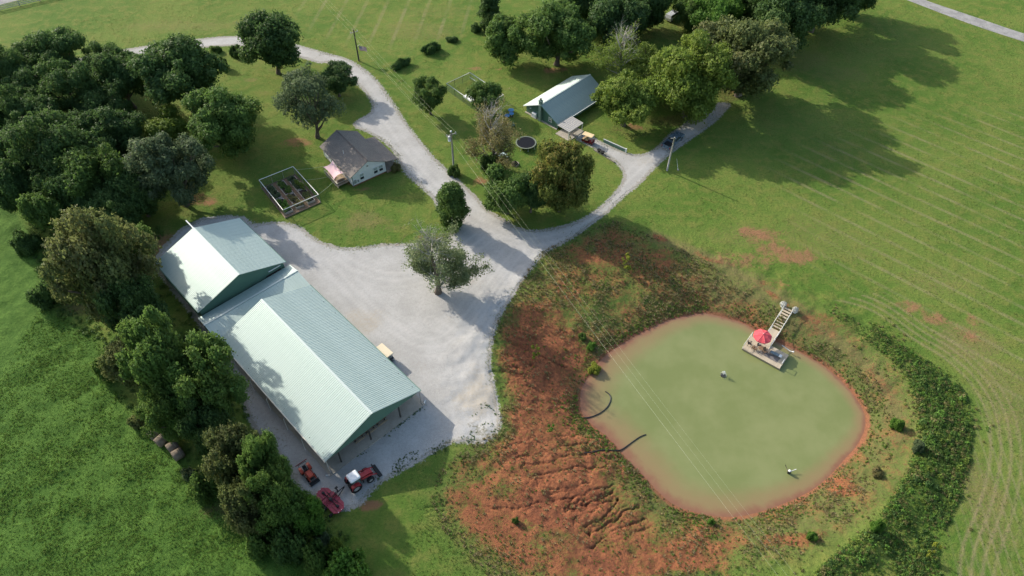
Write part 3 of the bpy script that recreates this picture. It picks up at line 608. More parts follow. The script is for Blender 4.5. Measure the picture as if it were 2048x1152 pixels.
# ------------------------------------------------------------------ buildings
t = NT('roof_metal'); n1 = t.noise(.35, 4); n2 = t.noise(5, 4, .6); c = t.mix(t.mr(n1, .3, .7), (.42, .51, .465), (.47, .56, .515)); c = t.mix(t.mr(n2, .5, .8, 0, .25), c, (.36, .45, .41)); st = t.noise(.9, 4, .6, vec=t.co(scale=(6, .25, .25))); c = t.mix(t.mr(st, .45, .75, 0, .22), c, (.30, .37, .34)); t.base(c, .55, .30, .6); ROOFM = t.m
GREENW = M('green_siding', (.115, .215, .165), .55, .1, .4, .08, .8)
TRIM = M('white_trim', (.72, .74, .72), .5, 0, .4, .06)
CONC = M('concrete', (.40, .36, .30), .9, 0, .2, .14, .6, .3)
STEEL = M('dark_post', (.06, .055, .05), .6, .2, .4)
WHITEP = M('white_pipe', (.75, .75, .73), .5, 0, .4, .05)
def panel_mesh(name, pw, a, b, mat, ribs=3, rh=.034, th=.03):
    """roof sheet pw wide from a=(y,z) at the ridge to b=(y,z) at the eave, with standing ribs"""
    s = np.array([b[0] - a[0], b[1] - a[1]]); L = np.linalg.norm(s); n = np.array([-s[1], s[0]]) / L
    if n[1] < 0: n = -n
    prof = [(0.004, 0)]
    for i in range(ribs):
        c = pw * (i + .5) / ribs; prof += [(c - .06, 0), (c - .025, rh), (c + .025, rh), (c + .06, 0)]
    prof += [(pw - .004, 0)]; V = []; F = []
    for yz in (a, b):
        for x, h in prof: V.append((x, yz[0] + n[0] * h, yz[1] + n[1] * h))
    m = len(prof)
    for i in range(m - 1): F.append((i, i + 1, m + i + 1, m + i) if b[0] < a[0] else (i + 1, i, m + i, m + i + 1))
    k = len(V)
    for yz in (a, b): V += [(.004, yz[0] - n[0] * th, yz[1] - n[1] * th), (pw - .004, yz[0] - n[0] * th, yz[1] - n[1] * th)]
    F += [(k, k + 2, k + 3, k + 1), (0, m - 1, k + 1, k), (m, k + 2, k + 3, 2 * m - 1), (0, k, k + 2, m), (m - 1, 2 * m - 1, k + 3, k + 1)]
    me = bpy.data.meshes.new(name); me.from_pydata(V, [], F); me.materials.append(mat); me.update(); return me
def roof_run(parent, x0, x1, a, b, mat=ROOFM, pw=.92, **k):
    n = max(1, round((x1 - x0) / pw)); pw = (x1 - x0) / n; me = panel_mesh('roof_panel', pw, a, b, mat, **k)
    for i in range(n): obj('roof_panel', me, parent, loc=(x0 + i * pw, 0, 0))
def ribbed_gable(name, x, yl, yr, z0, he, hr, mat, parent, face=-1, yc=0.0, step=.3):
    """vertical ribbed siding filling a gable in the plane x"""
    mb = MB(); y = yr
    zt = lambda q: he + (hr - he) * (1 - (q - yc) / (yl - yc) if q > yc else 1 - (yc - q) / (yc - yr))
    while y < yl - 1e-6:
        y2 = min(y + step, yl); m = min(y + .05, yl)
        for p, q, o in ((y, m, .03), (m, y2, 0.0)):
            if q - p < 1e-6: continue
            xo = x + face * o; mb.quad((xo, p, z0), (xo, q, z0), (xo, q, zt(q)), (xo, p, zt(p)))
        y = y2
    mb.quad((x - face * .05, yr, z0), (x - face * .05, yl, z0), (x - face * .05, yl, he), (x - face * .05, yc, hr), (x - face * .05, yr, he))
    return mb.build(name, mat, parent)
def ribbed_wall(name, x0, x1, y, z0, z1, mat, parent, face=1, step=.3):
    mb = MB(); x = x0
    while x < x1 - 1e-6:
        m, x2 = min(x + .05, x1), min(x + step, x1)
        for p, q, o in ((x, m, .03), (m, x2, 0)): mb.quad((p, y + face * o, z0), (q, y + face * o, z0), (q, y + face * o, z1), (p, y + face * o, z1))
        x = x2
    mb.box(((x0 + x1) / 2, y - face * .04, (z0 + z1) / 2), (x1 - x0, .05, z1 - z0)); return mb.build(name, mat, parent)
BO = (-18.41, 51.12, 0); BY = R(133.91)
# --- the long open barn
b = thing('open_barn', 'long open-ended metal barn with a pale green ribbed gable roof beside the gravel yard', 'barn', BO, BY)
Lb, Wb, he, hr = 27.5, 7.9, 3.25, 6.1
for s in (-1, 1): roof_run(b, 0, Lb, (s * .06, hr - .02), (s * Wb, he))
MB().prism([(-.05, 0), (Lb + .05, 0), (Lb + .05, .03), (-.05, .03)], -.16, .16).build('ridge_cap', M('ridge_cap', (.50, .57, .54), .45, .2, .5, .04), b, loc=(0, 0, hr + .01))
ribbed_gable('gable_wall', .12, Wb - .25, -Wb + .25, he - .12, he - .1, hr - .16, GREENW, b); ribbed_gable('gable_wall', Lb - .12, Wb - .25, -Wb + .25, 0.1, he - .1, hr - .16, GREENW, b, 1)
MB().box((Lb / 2 - .1, 0, .05), (Lb + .5, 2 * Wb + .35, .14)).build('concrete_slab', CONC, b)
for s in (-1, 1):
    ribbed_wall('side_wall', 6.5, Lb - .3, s * (Wb - .45), .12, he - .12, GREENW, b, s)
    MB().box((Lb / 2, s * (Wb + .05), he - .06), (Lb, .14, .12)).build('gutter', M('gutter', (.60, .56, .47), .5, .1, .4, .1) if s > 0 else GREENW, b)
    for i in range(1, 4): MB().box((i * 1.9 if i < 3 else 6.3, s * (Wb - .5), he / 2), (.16, .16, he)).build('post', STEEL, b)
    ds = MB().tube([(.1, s * (Wb - .1), he - .1), (.1, s * (Wb - .2), .25), (-.35, s * (Wb - .1), .12)], .07, 8); ds.build('downspout', WHITEP, b); MB().tube([(-.2, s * (Wb + .1), .1), (.15, s * (Wb + .55), .1)], .1, 8).build('splash_pipe', WHITEP, b)
for y in (5.8, 0.9, -4.2): MB().box((.35, y, he / 2), (.16, .16, he)).build('post', STEEL, b)
for i in range(6): MB().tube([(5.2 + i * 4.4, Wb + .05, he - .1), (5.2 + i * 4.4, Wb + .35, he - .5), (5.2 + i * 4.4, Wb + .4, .1)], .05, 6).build('downspout', WHITEP, b)
for i in range(9): MB().box((1.2 + i * 3.1, 0, he + .05), (.12, 2 * Wb - .9, .3)).build('roof_truss', STEEL, b)
# --- the garage barn behind it
g = thing('garage_barn', 'shorter taller green metal barn with a tree shadow across its pale roof', 'barn', BO, BY)
x0, x1, W2, e2, r2 = 33.75, 48.2, 7.6, 4.0, 6.65
for s in (-1, 1): roof_run(g, x0, x1, (s * .06, r2 - .02), (s * W2, e2))
MB().prism([(x0 - .05, 0), (x1 + .1, 0), (x1 + .1, .03), (x0 - .05, .03)], -.16, .16).build('ridge_cap', MATS['ridge_cap'], g, loc=(0, 0, r2 + .01))
ribbed_gable('gable_wall', x0 + .35, W2 - .3, -W2 + .3, 0, e2 - .12, r2 - .2, GREENW, g); ribbed_gable('gable_wall', x1 - .3, W2 - .3, -W2 + .3, 0, e2 - .12, r2 - .2, GREENW, g, 1)
for s in (-1, 1): ribbed_wall('side_wall', x0 + .4, x1 - .35, s * (W2 - .35), 0, e2 - .1, GREENW, g, s); MB().box(((x0 + x1) / 2, s * (W2 + .05), e2 - .06), (x1 - x0, .12, .12)).build('gutter', GREENW, g)
MB().box((x1 + 1.2, 0, r2 - .02), (2.5, .18, .16)).build('ridge_beam', TRIM, g); MB().tube([(x1 + 2.2, 0, r2 - .1), (x1 - .25, 0, r2 - 1.6)], .06, 6).build('brace', GREENW, g)
MB().box((x0 + .2, -5.6, e2 - .2), (.12, 2.2, .14)).build('door_track', TRIM, g); MB().box((x0 + .28, -5.3, 1.6), (.08, 2.6, 3.0)).build('sliding_door', STEEL, g)
# --- low connecting shed between them (its ridge runs across)
s_ = thing('connecting_shed', 'low green roofed shed linking the two metal barns', 'shed', BO, BY)
for (xa, za, xb, zb, nm) in ((31.4, 3.45, 33.7, 3.05, 1), (31.4, 3.45, 27.62, 2.75, -1)):
    for i in range(18):
        pw = 16.2 / 18; y = -8.1 + i * pw; mb = MB(); h = .03
        dx, dz = xb - xa, zb - za
        for p, q, o in ((0.004, .4, 0), (.4, .5, .035), (.5, pw - .004, 0)): mb.box(((xa + xb) / 2, y + (p + q) / 2, (za + zb) / 2 + o / 2), (math.hypot(dx, dz), q - p, h + o), ry=-math.atan2(dz, dx))
        mb.build('roof_panel', ROOFM, s_)
MB().box((31.4, 0, 3.5), (.3, 16.3, .04)).build('ridge_cap', MATS['ridge_cap'], s_)
for s in (-1, 1): ribbed_wall('side_wall', 27.7, 33.6, s * 7.75, 0, 2.72, GREENW, s_, s)
# --- white cottage
HO = (-26.43, 105.73, 0); HY = R(127.46)
t = NT('shingles'); bk = t.new('ShaderNodeTexBrick'); t.put(bk.inputs['Vector'], t.co(scale=(1, 1, 1))); bk.inputs['Scale'].default_value = 2.2; bk.inputs['Color1'].default_value = (.25, .215, .185, 1); bk.inputs['Color2'].default_value = (.33, .290, .250, 1); bk.inputs['Mortar'].default_value = (.10, .09, .08, 1); bk.inputs['Mortar Size'].default_value = .03
n1 = t.noise(.8, 5); n2 = t.noise(14, 3, .7); t.base(t.mix(t.mr(n2, .3, .7, 0, .5), t.mix(t.mr(n1, .3, .7, 0, .4), bk.outputs[0], (.13, .115, .105)), (.25, .225, .20)), .95, 0, .15); t.bump(n2, .5, .03); SHING = t.m
t = NT('white_siding'); wv = t.new('ShaderNodeTexWave'); wv.wave_type = 'BANDS'; wv.bands_direction = 'Z'; wv.wave_profile = 'SAW'; wv.inputs['Scale'].default_value = .314 / .18 * 1.0; t.put(wv.inputs['Vector'], t.co()); n1 = t.noise(1.2, 4)
t.base(t.mix(t.mr(n1, .3, .7), (.66, .69, .70), (.76, .78, .78)), .55, 0, .3); t.bump(wv.outputs[1], .5, .03); SIDING = t.m
h = thing('white_cottage', 'small white sided cottage with a brown shingle roof and front porch', 'house', HO, HY)
Lh, Wl, ez, rz_ = 11.9, 3.55, 2.75, 4.45
def slab(mb, pts, th=.1):
    n = len(pts); lo = [(p[0], p[1], p[2] - th) for p in pts]; mb.add(list(pts) + lo, [tuple(range(n)), tuple(range(2 * n - 1, n - 1, -1))] + [(i, n + i, n + (i + 1) % n, (i + 1) % n) for i in range(n)]); return mb
slab(MB(), [(0, 0, 4.56), (0, 4.02, 2.54), (11.95, 4.02, 2.54), (11.95, 0, 4.56)]).build('roof', SHING, h)
slab(MB(), [(11.95, 0.003, 4.56), (11.95, -4.2, 2.5), (8.75, -4.2, 2.5), (8.75, -6.2, 2.15), (0, -6.2, 2.15), (0, -3.6, 2.78), (0, 0.003, 4.56)]).build('porch_roof', SHING, h)
MB().box((5.97, 0, 4.585), (12.0, .26, .04)).build('ridge_cap', M('ridge_shingle', (.14, .12, .105), .95), h)
mb = MB()
mb.quad((.3, 3.6, .35), (.3, -3.5, .35), (.3, -3.5, 2.6), (.3, 0, 4.36), (.3, 3.6, 2.6)); mb.quad((11.6, -3.5, .35), (11.6, 3.6, .35), (11.6, 3.6, 2.6), (11.6, 0, 4.36), (11.6, -3.5, 2.6))
mb.quad((11.6, 3.6, .35), (.3, 3.6, .35), (.3, 3.6, 2.6), (11.6, 3.6, 2.6)); mb.quad((.3, -3.5, .35), (11.6, -3.5, .35), (11.6, -3.5, 2.6), (.3, -3.5, 2.6)); mb.build('wall', SIDING, h)
MB().quad((.32, -3.5, 2.6), (.32, -6.0, 2.02), (.32, -3.5, 2.75)).build('porch_gable', SIDING, h)
MB().box((5.95, .05, .17), (11.1, 6.9, .36)).build('foundation', M('brick_base', (.24, .11, .075), .9, 0, .2, .25, 2.), h)
DARKG = M('window_glass', (.035, .045, .05), .08, 0, .6, .1)
def window(parent, x, y, z, w_, hh, ax='x', face=-1):
    f = MB(); d = .06
    def bx(mb, dy, dz, sy, sz, off=0., th=.08):
        if ax == 'x': mb.box((x + face * off, y + dy, z + dz), (th, sy, sz))
        else: mb.box((x + dy, y + face * off, z + dz), (sy, th, sz))
    bx(f, 0, hh / 2, w_ + .16, .08, d); bx(f, 0, -hh / 2, w_ + .22, .1, d + .01); bx(f, w_ / 2, 0, .08, hh, d); bx(f, -w_ / 2, 0, .08, hh, d); bx(f, 0, 0, w_, .07, d)
    o = f.build('window', TRIM, parent); p = MB(); bx(p, 0, hh / 4, w_, hh / 2, .035, .03); p.build('upper_pane', M('window_blind', (.34, .40, .38), .4, 0, .5, .08), o)
    p = MB(); bx(p, 0, -hh / 4, w_, hh / 2, .03, .03); p.build('lower_pane', DARKG, o)
for y in (1.57, -1.35, -2.5): window(h, .3, y, 1.6, .85, 1.35)
for x in (2.5, 5.5, 9.0): window(h, x, 3.6, 1.7, .85, 1.2, 'y', 1)
for x in (3.0, 7.6): window(h, x, -3.5, 1.6, .85, 1.2, 'y', -1)
MB().box((.24, 3.05, 1.1), (.16, .5, .75)).build('meter_box', M('meter_grey', (.30, .33, .33), .5, .2, .4), h); MB().box((.24, 2.45, 1.0), (.14, .3, .45)).build('breaker_box', MATS['meter_grey'], h)
MB().tube([(.24, 3.5, 2.4), (.24, 3.5, .3)], .06, 6).build('downspout', M('dark_pipe', (.10, .14, .15), .5), h)
MB().box((.25, .1, 3.35), (.06, .35, .28)).build('attic_vent', MATS['meter_grey'], h)
MB().tube([(5.9, 1.9, 3.5), (5.9, 1.9, 4.35)], .06, 8).build('vent_pipe', WHITEP, h)
WOOD = M('deck_wood', (.40, .31, .21), .85, 0, .2, .2, 1.5); WOODG = M('grey_wood', (.30, .27, .23), .88, 0, .2, .2, 1.5); WHITEW = M('white_wood', (.70, .68, .62), .7, 0, .3, .1)
me = MB().box((0, 0, 0), (.27, 2.5, .05)).mesh('deck_board', WOODG)
for i in range(30): obj('porch_board', me, h, loc=(.45 + i * .28, -4.78, .42))
for x in (.45, 3.1, 5.8, 8.5): MB().box((x, -5.95, 1.25), (.14, .14, 1.7)).build('porch_post', WHITEW, h)
MB().box((4.5, -5.95, .95), (8.1, .08, .07)).build('porch_rail', WHITEW, h)
me = MB().box((0, 0, 0), (.05, .05, .5)).mesh('baluster', WHITEW)
for i in range(26): obj('baluster', me, h, loc=(.6 + i * .31, -5.95, .68))
MB().box((4.3, -4.8, .2), (8.5, 2.5, .38)).build('porch_skirt', M('skirt', (.28, .20, .15), .9), h)
# side deck of the cottage
dk = MB().box((0, 0, 0), (.19, 2.3, .05)).mesh('deck_board', WOOD)
for i in range(25): obj('deck_board', dk, h, loc=(1.75 + i * .2, 4.8, .5))
MB().box((4.15, 5.95, .28), (5.0, .08, .4)).build('deck_skirt', M('tan_skirt', (.55, .45, .33), .85), h); MB().box((4.15, 6.0, 1.15), (5.0, .12, .09)).build('deck_rail', M('cream_rail', (.66, .58, .44), .8), h); MB().box((1.72, 4.9, 1.15), (.1, 2.2, .08)).build('deck_rail', WOODG, h)
me = MB().box((0, 0, 0), (.06, .06, .65)).mesh('baluster', WOODG)
for i in range(20): obj('baluster', me, h, loc=(1.8 + i * .245, 6.0, .83))
# --- green cottage
C2 = (5.96, 124.75, 0); CY = R(45.75)
t = NT('green_roof_darker'); n1 = t.noise(.6, 5); n2 = t.noise(9, 4, .7); c = t.mix(t.mr(n1, .35, .65), (.285, .360, .335), (.325, .400, .370)); c = t.mix(t.mr(n2, .4, .75, 0, .5), c, (.22, .285, .265)); t.base(c, .6, .18, .4); t.bump(n2, .4, .03); GROOFD = t.m
k = thing('green_cottage', 'low green sided house with a long steep green gable roof', 'house', C2, CY)
for s, W_, e_ in ((1, 4.75, 1.55), (-1, 4.95, 1.45)): roof_run(k, -.35, 15.1, (s * .05, 3.98), (s * W_, e_), GROOFD if s < 0 else ROOFM, .95, ribs=2, rh=.03)  # right slope coloured a darker green than the left slope of the same roof
MB().box((7.4, 0, 4.0), (15.5, .3, .05)).build('ridge_cap', MATS['ridge_cap'], k)
ribbed_gable('gable_wall', .2, 4.3, -4.4, 0, 1.62, 3.8, GREENW, k); ribbed_gable('gable_wall', 14.7, 4.3, -4.4, 0, 1.62, 3.8, GREENW, k, 1)
for s in (-1, 1): ribbed_wall('side_wall', .3, 14.6, s * 4.2, 0, 1.75, GREENW, k, s); MB().box((7.4, s * (4.8 if s > 0 else 5.0), 1.44), (15.4, .1, .1)).build('gutter', TRIM, k)
MB().box((-.42, 0, 2.75), (.05, .05, .05)).build('rake_light', TRIM, k)
for s, W_ in ((1, 4.7), (-1, 4.9)): MB().box((-.38, s * W_ / 2, 2.72), (.05, math.hypot(W_, 2.45), .14), rx=-s * math.atan2(2.45, W_)).build('rake_trim', TRIM if s > 0 else GREENW, k)
MB().box((-.1, .15, 2.35), (.6, .6, 4.7)).box((-.1, .15, 4.75), (.72, .72, .12)).build('chimney', M('green_flue', (.13, .20, .17), .7), k); MB().tube([(-.1, .15, 4.8), (-.1, .15, 5.15)], .14, 8).box((-.1, .15, 5.18), (.4, .4, .05)).build('chimney_cap', STEEL, k)
MB().box((.1, 3.1, 1.5), (.2, .25, .25)).build('flood_lamp', TRIM, k); MB().box((-.05, 0, .06), (.35, 8.8, .12)).build('foundation', CONC, k)
window(k, .15, -2.4, 1.35, .8, .9)
# patio cover
pc = thing('patio_cover', 'slatted pale patio roof on posts at the corner of the green house', 'patio cover', C2, CY)
me = MB().box((0, 0, 0), (.40, 3.1, .04), rx=R(1.5)).mesh('roof_slat', M('clear_panel', (.34, .33, .32), .5, 0, .4, .1)); me2 = MB().box((0, 0, 0), (.09, 3.12, .09), rx=R(1.5)).mesh('rafter', M('rafter', (.55, .52, .47), .7))
for i in range(9): obj('roof_slat', me, pc, loc=(-1.0 + i * .46 + .23, -6.85, 2.0)); 
for i in range(10): obj('rafter', me2, pc, loc=(-1.0 + i * .46, -6.85, 2.03))
MB().box((1.05, -8.4, 1.92), (4.3, .1, .16)).build('beam', M('rafter', (.55, .52, .47)), pc)
for x in (-1.0, 3.1): MB().box((x, -8.3, .95), (.12, .12, 1.9)).build('post', WHITEW, pc)
MB().box((1.0, -6.9, .05), (4.6, 3.6, .1)).build('patio_slab', CONC, pc)
# ------------------------------------------------------------------ vehicles and machines
RED = M('tractor_red', (.34, .022, .028), .4, 0, .5, .14, 4.); ORED = M('tractor_orange_red', (.48, .060, .022), .4, 0, .5, .14, 4.); PINKR = M('mower_red', (.33, .030, .060), .5, 0, .5, .22, 3.)
RUB = M('rubber', (.022, .022, .023), .85, 0, .2, .2, 6.); BLK = M('black_iron', (.03, .03, .032), .6, .2, .4, .2); RIM = M('grey_rim', (.42, .42, .42), .5, .3, .5, .1); CREAM = M('cream_plastic', (.72, .62, .44), .45, 0, .4, .06); GLASS = M('cab_glass', (.10, .17, .17), .06, 0, .7, .1); GWHITE = M('glossy_white', (.80, .81, .82), .3, 0, .5, .04)
def wheel(parent, x, y, r, w_, rim=None, r_in=.55):
    t_ = MB(); n = 20; prof = [(r * r_in, -w_ / 2), (r * .92, -w_ / 2), (r, -w_ * .32), (r, w_ * .32), (r * .92, w_ / 2), (r * r_in, w_ / 2)]; V = []; F = []
    for j in range(n):
        a = 2 * math.pi * j / n; k = 1.0 + (.025 if j % 2 else 0)
        V += [(x + q * k * math.cos(a), y + o, r + q * k * math.sin(a)) for q, o in prof]
    for j in range(n):
        for q in range(6): F.append((j * 6 + q, j * 6 + (q + 1) % 6, ((j + 1) % n) * 6 + (q + 1) % 6, ((j + 1) % n) * 6 + q))
    t_.add(V, F); wl = t_.build('wheel', RUB, parent); MB().tube([(x, y - w_ * .3, r), (x, y + w_ * .3, r)], r * r_in * 1.02, 14).tube([(x, y - w_ * .42, r), (x, y + w_ * .42, r)], r * .2, 10).build('rim', rim or RIM, wl)
def place(o, loc, rz): o.location = [float(v) for v in loc]; o.rotation_euler = (0, 0, rz)
# big red tractor with cab and loader
a = thing('tractor', 'large red tractor with a white cab roof and raised front loader', 'tractor', (-20.05, 44.35, 0), R(37.8))
for s in (-1, 1): wheel(a, -.75, s * .82, .78, .46); wheel(a, 1.35, s * .78, .52, .34)
MB().prism([(.15, .75), (1.95, .75), (2.02, 1.0), (1.95, 1.32), (1.4, 1.46), (.15, 1.52)], -.36, .36).build('hood', RED, a)
MB().box((.55, 0, .68), (2.6, .42, .36)).build('chassis', BLK, a)
MB().prism([(-1.0, .95), (.15, .95), (.22, 1.6), (.0, 2.28, .08), (-1.0, 2.28, .08)], -.62, .62).build('cab', GLASS, a)
cf = MB()
for s in (-1, 1):
    for p, q in (((-1.0, .95), (-1.0, 2.3)), ((.18, .95), (.02, 2.3)), ((-.45, .95), (-.45, 2.3))): cf.tube([(p[0], s * .64, p[1]), (q[0], s * .58, q[1])], .045, 6)
cf.build('cab_pillar', BLK, a); MB().bbox((-.48, 0, 2.40), (1.45, 1.42, .22), .12).build('cab_roof', GWHITE, a); MB().box((.18, 0, 2.33), (.22, 1.05, .1), ry=.5).build('roof_window', M('tinted_hatch', (.20, .33, .30), .15, 0, .6), a)
for s in (-1, 1):
    MB().prism([(-1.45, 1.05), (-1.25, 1.5), (-.7, 1.66), (-.2, 1.45), (-.05, 1.1), (-.2, 1.1), (-.7, 1.5), (-1.2, 1.35), (-1.35, 1.05)], s * .82 - .24, s * .82 + .24).build('fender', RED, a)
    MB().tube([(.35, s * .58, 1.5), (1.4, s * .58, 1.35), (2.5, s * .55, .55)], [.09, .1, .08], 6).build('loader_arm', RED, a); MB().tube([(.9, s * .5, .8), (1.9, s * .55, .95)], .05, 6).build('hydraulic_ram', BLK, a); MB().box((.42, s * .55, 1.05), (.2, .14, .95)).build('loader_post', BLK, a); MB().box((2.06, s * .22, 1.12), (.03, .16, .14)).build('headlight', GWHITE, a)
MB().prism([(2.45, .15), (2.95, .12), (2.98, .18), (2.6, .3), (2.55, .85), (2.45, .85)], -1.0, 1.0).build('bucket', BLK, a); MB().tube([(1.0, .3, 1.4), (1.0, .3, 2.2)], .05, 8).build('exhaust_pipe', BLK, a); MB().box((-1.2, 0, .65), (.5, .5, .5)).build('rear_hitch', BLK, a)
# compact orange-red tractor
a = thing('tractor', 'small orange-red open tractor without a cab parked left of the barn corner', 'tractor', (-26.95, 45.6, 0), R(-48.4))
for s in (-1, 1): wheel(a, -.65, s * .58, .52, .32); wheel(a, .85, s * .52, .34, .22); MB().prism([(-1.15, .75), (-.95, 1.1), (-.55, 1.16), (-.15, .95), (-.1, .7), (-.3, .7), (-.6, 1.0), (-.95, .8)], s * .58 - .2, s * .58 + .2).build('fender', ORED, a)
MB().prism([(.1, .55), (1.15, .55), (1.2, .8), (1.1, 1.02), (.1, 1.1)], -.32, .32).build('hood', ORED, a); MB().box((.1, 0, .5), (2.1, .36, .3)).build('chassis', BLK, a); MB().bbox((-.5, 0, .88), (.45, .46, .12), .03).box((-.72, 0, 1.1), (.1, .44, .42), ry=-.2).build('seat', BLK, a)
MB().ring((-.02, 0), .14, .18, 1.16, 1.19, 14).tube([(.1, 0, .9), (-.02, 0, 1.17)], .025, 6).build('steering_wheel', BLK, a); MB().box((-.15, 0, .62), (.5, .9, .06)).build('foot_platform', BLK, a)
MB().tube([(-.85, -.55, .8), (-1.25, -.55, 1.15), (-1.25, .55, 1.15), (-.85, .55, .8)], .045, 6).build('roll_bar', BLK, a); MB().box((-1.45, 0, 1.1), (.07, 1.7, .1)).build('rear_bar', M('dark_red_bar', (.22, .02, .02), .6), a)
for s in (-1, 1): MB().tube([(.1, s * .44, .95), (.9, s * .44, .85), (1.55, s * .42, .4)], .06, 6).build('loader_arm', ORED, a)
MB().prism([(1.5, .1), (1.9, .08), (1.92, .13), (1.62, .2), (1.58, .55), (1.5, .55)], -.68, .68).build('bucket', BLK, a); MB().box((1.24, 0, .85), (.05, .5, .2)).build('grille', BLK, a)
# folding-wing rotary mower hitched to the tractor
a = thing('rotary_mower', 'wide pink-red folding-wing rotary mower behind the large tractor', 'mower', (-23.25, 41.75, 0), R(50))
MB().prism([(-.95, .38), (.9, .38), (1.0, .46), (.9, .52), (-.95, .52)], -.72, .72).build('center_deck', PINKR, a)
for s in (-1, 1):
    y0, y1 = s * .8, s * 2.15; V = [(-1.0, y0), (.85, y0), (.85, s * 1.5), (.35, y1), (-.55, y1), (-1.0, s * 1.75)]; V = V if s > 0 else V[::-1]
    MB().add([(x, y, .44) for x, y in V] + [(x, y, .60) for x, y in V], [tuple(range(5, -1, -1)), tuple(range(6, 12))] + [(i, (i + 1) % 6, 6 + (i + 1) % 6, 6 + i) for i in range(6)]).build('wing_deck', PINKR, a)
    for xx in (-.55, -.1, .4): MB().box((xx, s * 1.35, .63), (.05, 1.1, .05)).build('deck_rib', M('mower_dark', (.20, .02, .035), .6), a)
    MB().bbox((-.05, s * 1.4, .74), (.34, .34, .26), .06).build('gearbox', BLK, a); MB().tube([(-.05, s * 1.35, .78), (-.05, 0, .85)], .06, 8).build('drive_shaft', BLK, a); MB().tube([(.3, s * .2, .7), (.3, s * 1.1, .82)], .045, 6).build('fold_cylinder', BLK, a)
    for q in range(3): MB().box((-.5 + q * .5, s * 2.1 - s * .12 * (q == 1) * 0, .62), (.16, .05, .02)).build('reflector', GWHITE, a)
    for yy in (.35, 1.5): wheel(a, -1.35, s * yy, .28, .2, BLK)
    MB().tube([(-.8, s * .35, .5), (-1.35, s * .35, .3)], .05, 6).tube([(-.8, s * 1.5, .55), (-1.35, s * 1.5, .3)], .05, 6).build('wheel_arm', BLK, a)
for yy in (-.3, 0, .3): MB().tube([(-.9, yy, .62), (.9, yy * .5, .72)], .04, 6).build('frame_bar', M('mower_dark', (.20, .02, .035)), a)
MB().bbox((0, 0, .72), (.45, .4, .36), .06).build('gearbox', BLK, a); MB().tube([(.9, -.35, .5), (2.3, 0, .55)], .06, 6).tube([(.9, .35, .5), (2.3, 0, .55)], .06, 6).tube([(.4, 0, .8), (2.4, 0, .75)], .05, 6).build('tongue', BLK, a); MB().box((1.35, .25, 1.0), (.12, .12, .8)).box((1.35, .3, 1.4), (.4, .25, .1)).build('jack_stand', BLK, a)
# golf carts
def cart(label, loc, rz, body, roofm, seatm, rl=2.3):
    a = thing('golf_cart', label, 'golf cart', loc, rz, 'golf carts')
    for s in (-1, 1): wheel(a, -.78, s * .48, .23, .18, RIM); wheel(a, .82, s * .48, .23, .18, RIM)
    MB().prism([(-1.2, .28), (1.15, .28), (1.25, .5), (1.05, .72), (.55, .80), (.5, .42), (-.3, .42), (-.35, .62), (-1.2, .66)], -.56, .56).build('body', body, a)
    MB().bbox((-.25, 0, .78), (.5, 1.0, .14), .04).box((-.5, 0, 1.05), (.1, 1.0, .42), ry=-.15).build('front_seat', seatm, a); MB().bbox((-.95, 0, .78), (.45, 1.0, .14), .04).box((-.68, 0, 1.02), (.08, 1.0, .38), ry=.15).build('rear_seat', seatm, a)
    for x, xt in ((.95, .75), (-.62, -.62), (-1.15, -1.1)):
        for s in (-1, 1): MB().tube([(x, s * .52, .65), (xt, s * .54, 1.82)], .022, 6).build('roof_post', BLK, a)
    MB().bbox((-.15, 0, 1.86), (rl, 1.22, .09), .05).build('roof', roofm, a); MB().quad((.93, -.5, .8), (.93, .5, .8), (.78, .5, 1.75), (.78, -.5, 1.75)).build('windshield', M('clear_plastic', (.5, .55, .55), .1, 0, .5, .05, alpha=.3), a)
    MB().ring((.42, .25), .13, .17, 1.02, 1.05, 12).tube([(.6, .25, .7), (.42, .25, 1.03)], .02, 6).build('steering_wheel', BLK, a); MB().box((-1.32, 0, .38), (.25, 1.0, .06)).build('rear_step', BLK, a)
    for s in (-1, 1): MB().box((1.2, s * .35, .58), (.05, .2, .1)).build('headlight', GWHITE, a)
cart('golf cart with a cream roof parked along the long barn wall', (-18.75, 64.55, 0), R(-44), M('cart_black', (.04, .04, .045), .4), CREAM, CREAM, 2.7)
q = G(1178, 271, 1.7); cart('maroon golf cart with a tan roof by the green house walk', (q[0], q[1], 0), R(-33), M('cart_maroon', (.16, .018, .022), .35), M('tan_canopy', (.72, .56, .33), .6), M('tan_seat', (.52, .38, .22), .6), 2.2)
# pickup truck
a = thing('pickup_truck', 'blue-grey pickup truck with an open black bed on the gravel lane', 'truck', (31.85, 117.2, 0), R(51.4))
PAINT = M('truck_paint', (.15, .21, .26), .28, .35, .6, .05)
MB().prism([(-2.9, .45), (2.85, .45), (2.92, .75), (2.8, 1.02, .06), (1.35, 1.15, .05), (1.2, 1.1, .03), (-.85, 1.1, .03), (-.85, .62), (-2.75, .62), (-2.9, .62)], -.95, .95).build('body', PAINT, a)
for s in (-1, 1):
    MB().box((-1.85, s * .92, .88), (2.05, .1, .54)).build('bed_side', PAINT, a); wheel(a, -1.85, s * .84, .39, .27); wheel(a, 1.85, s * .84, .39, .27); MB().box((2.88, s * .7, .85), (.1, .35, .18)).build('headlight', GWHITE, a); MB().box((-2.9, s * .86, .85), (.06, .14, .35)).build('taillight', M('red_lamp', (.4, .02, .02), .3), a); MB().box((.95, s * 1.05, 1.22), (.16, .22, .16)).build('mirror', BLK, a)
    MB().quad((1.15, s * .965, 1.14), (-.75, s * .965, 1.14), (-.62, s * .815, 1.66), (.55, s * .815, 1.66)).build('side_window', DARKG, a)
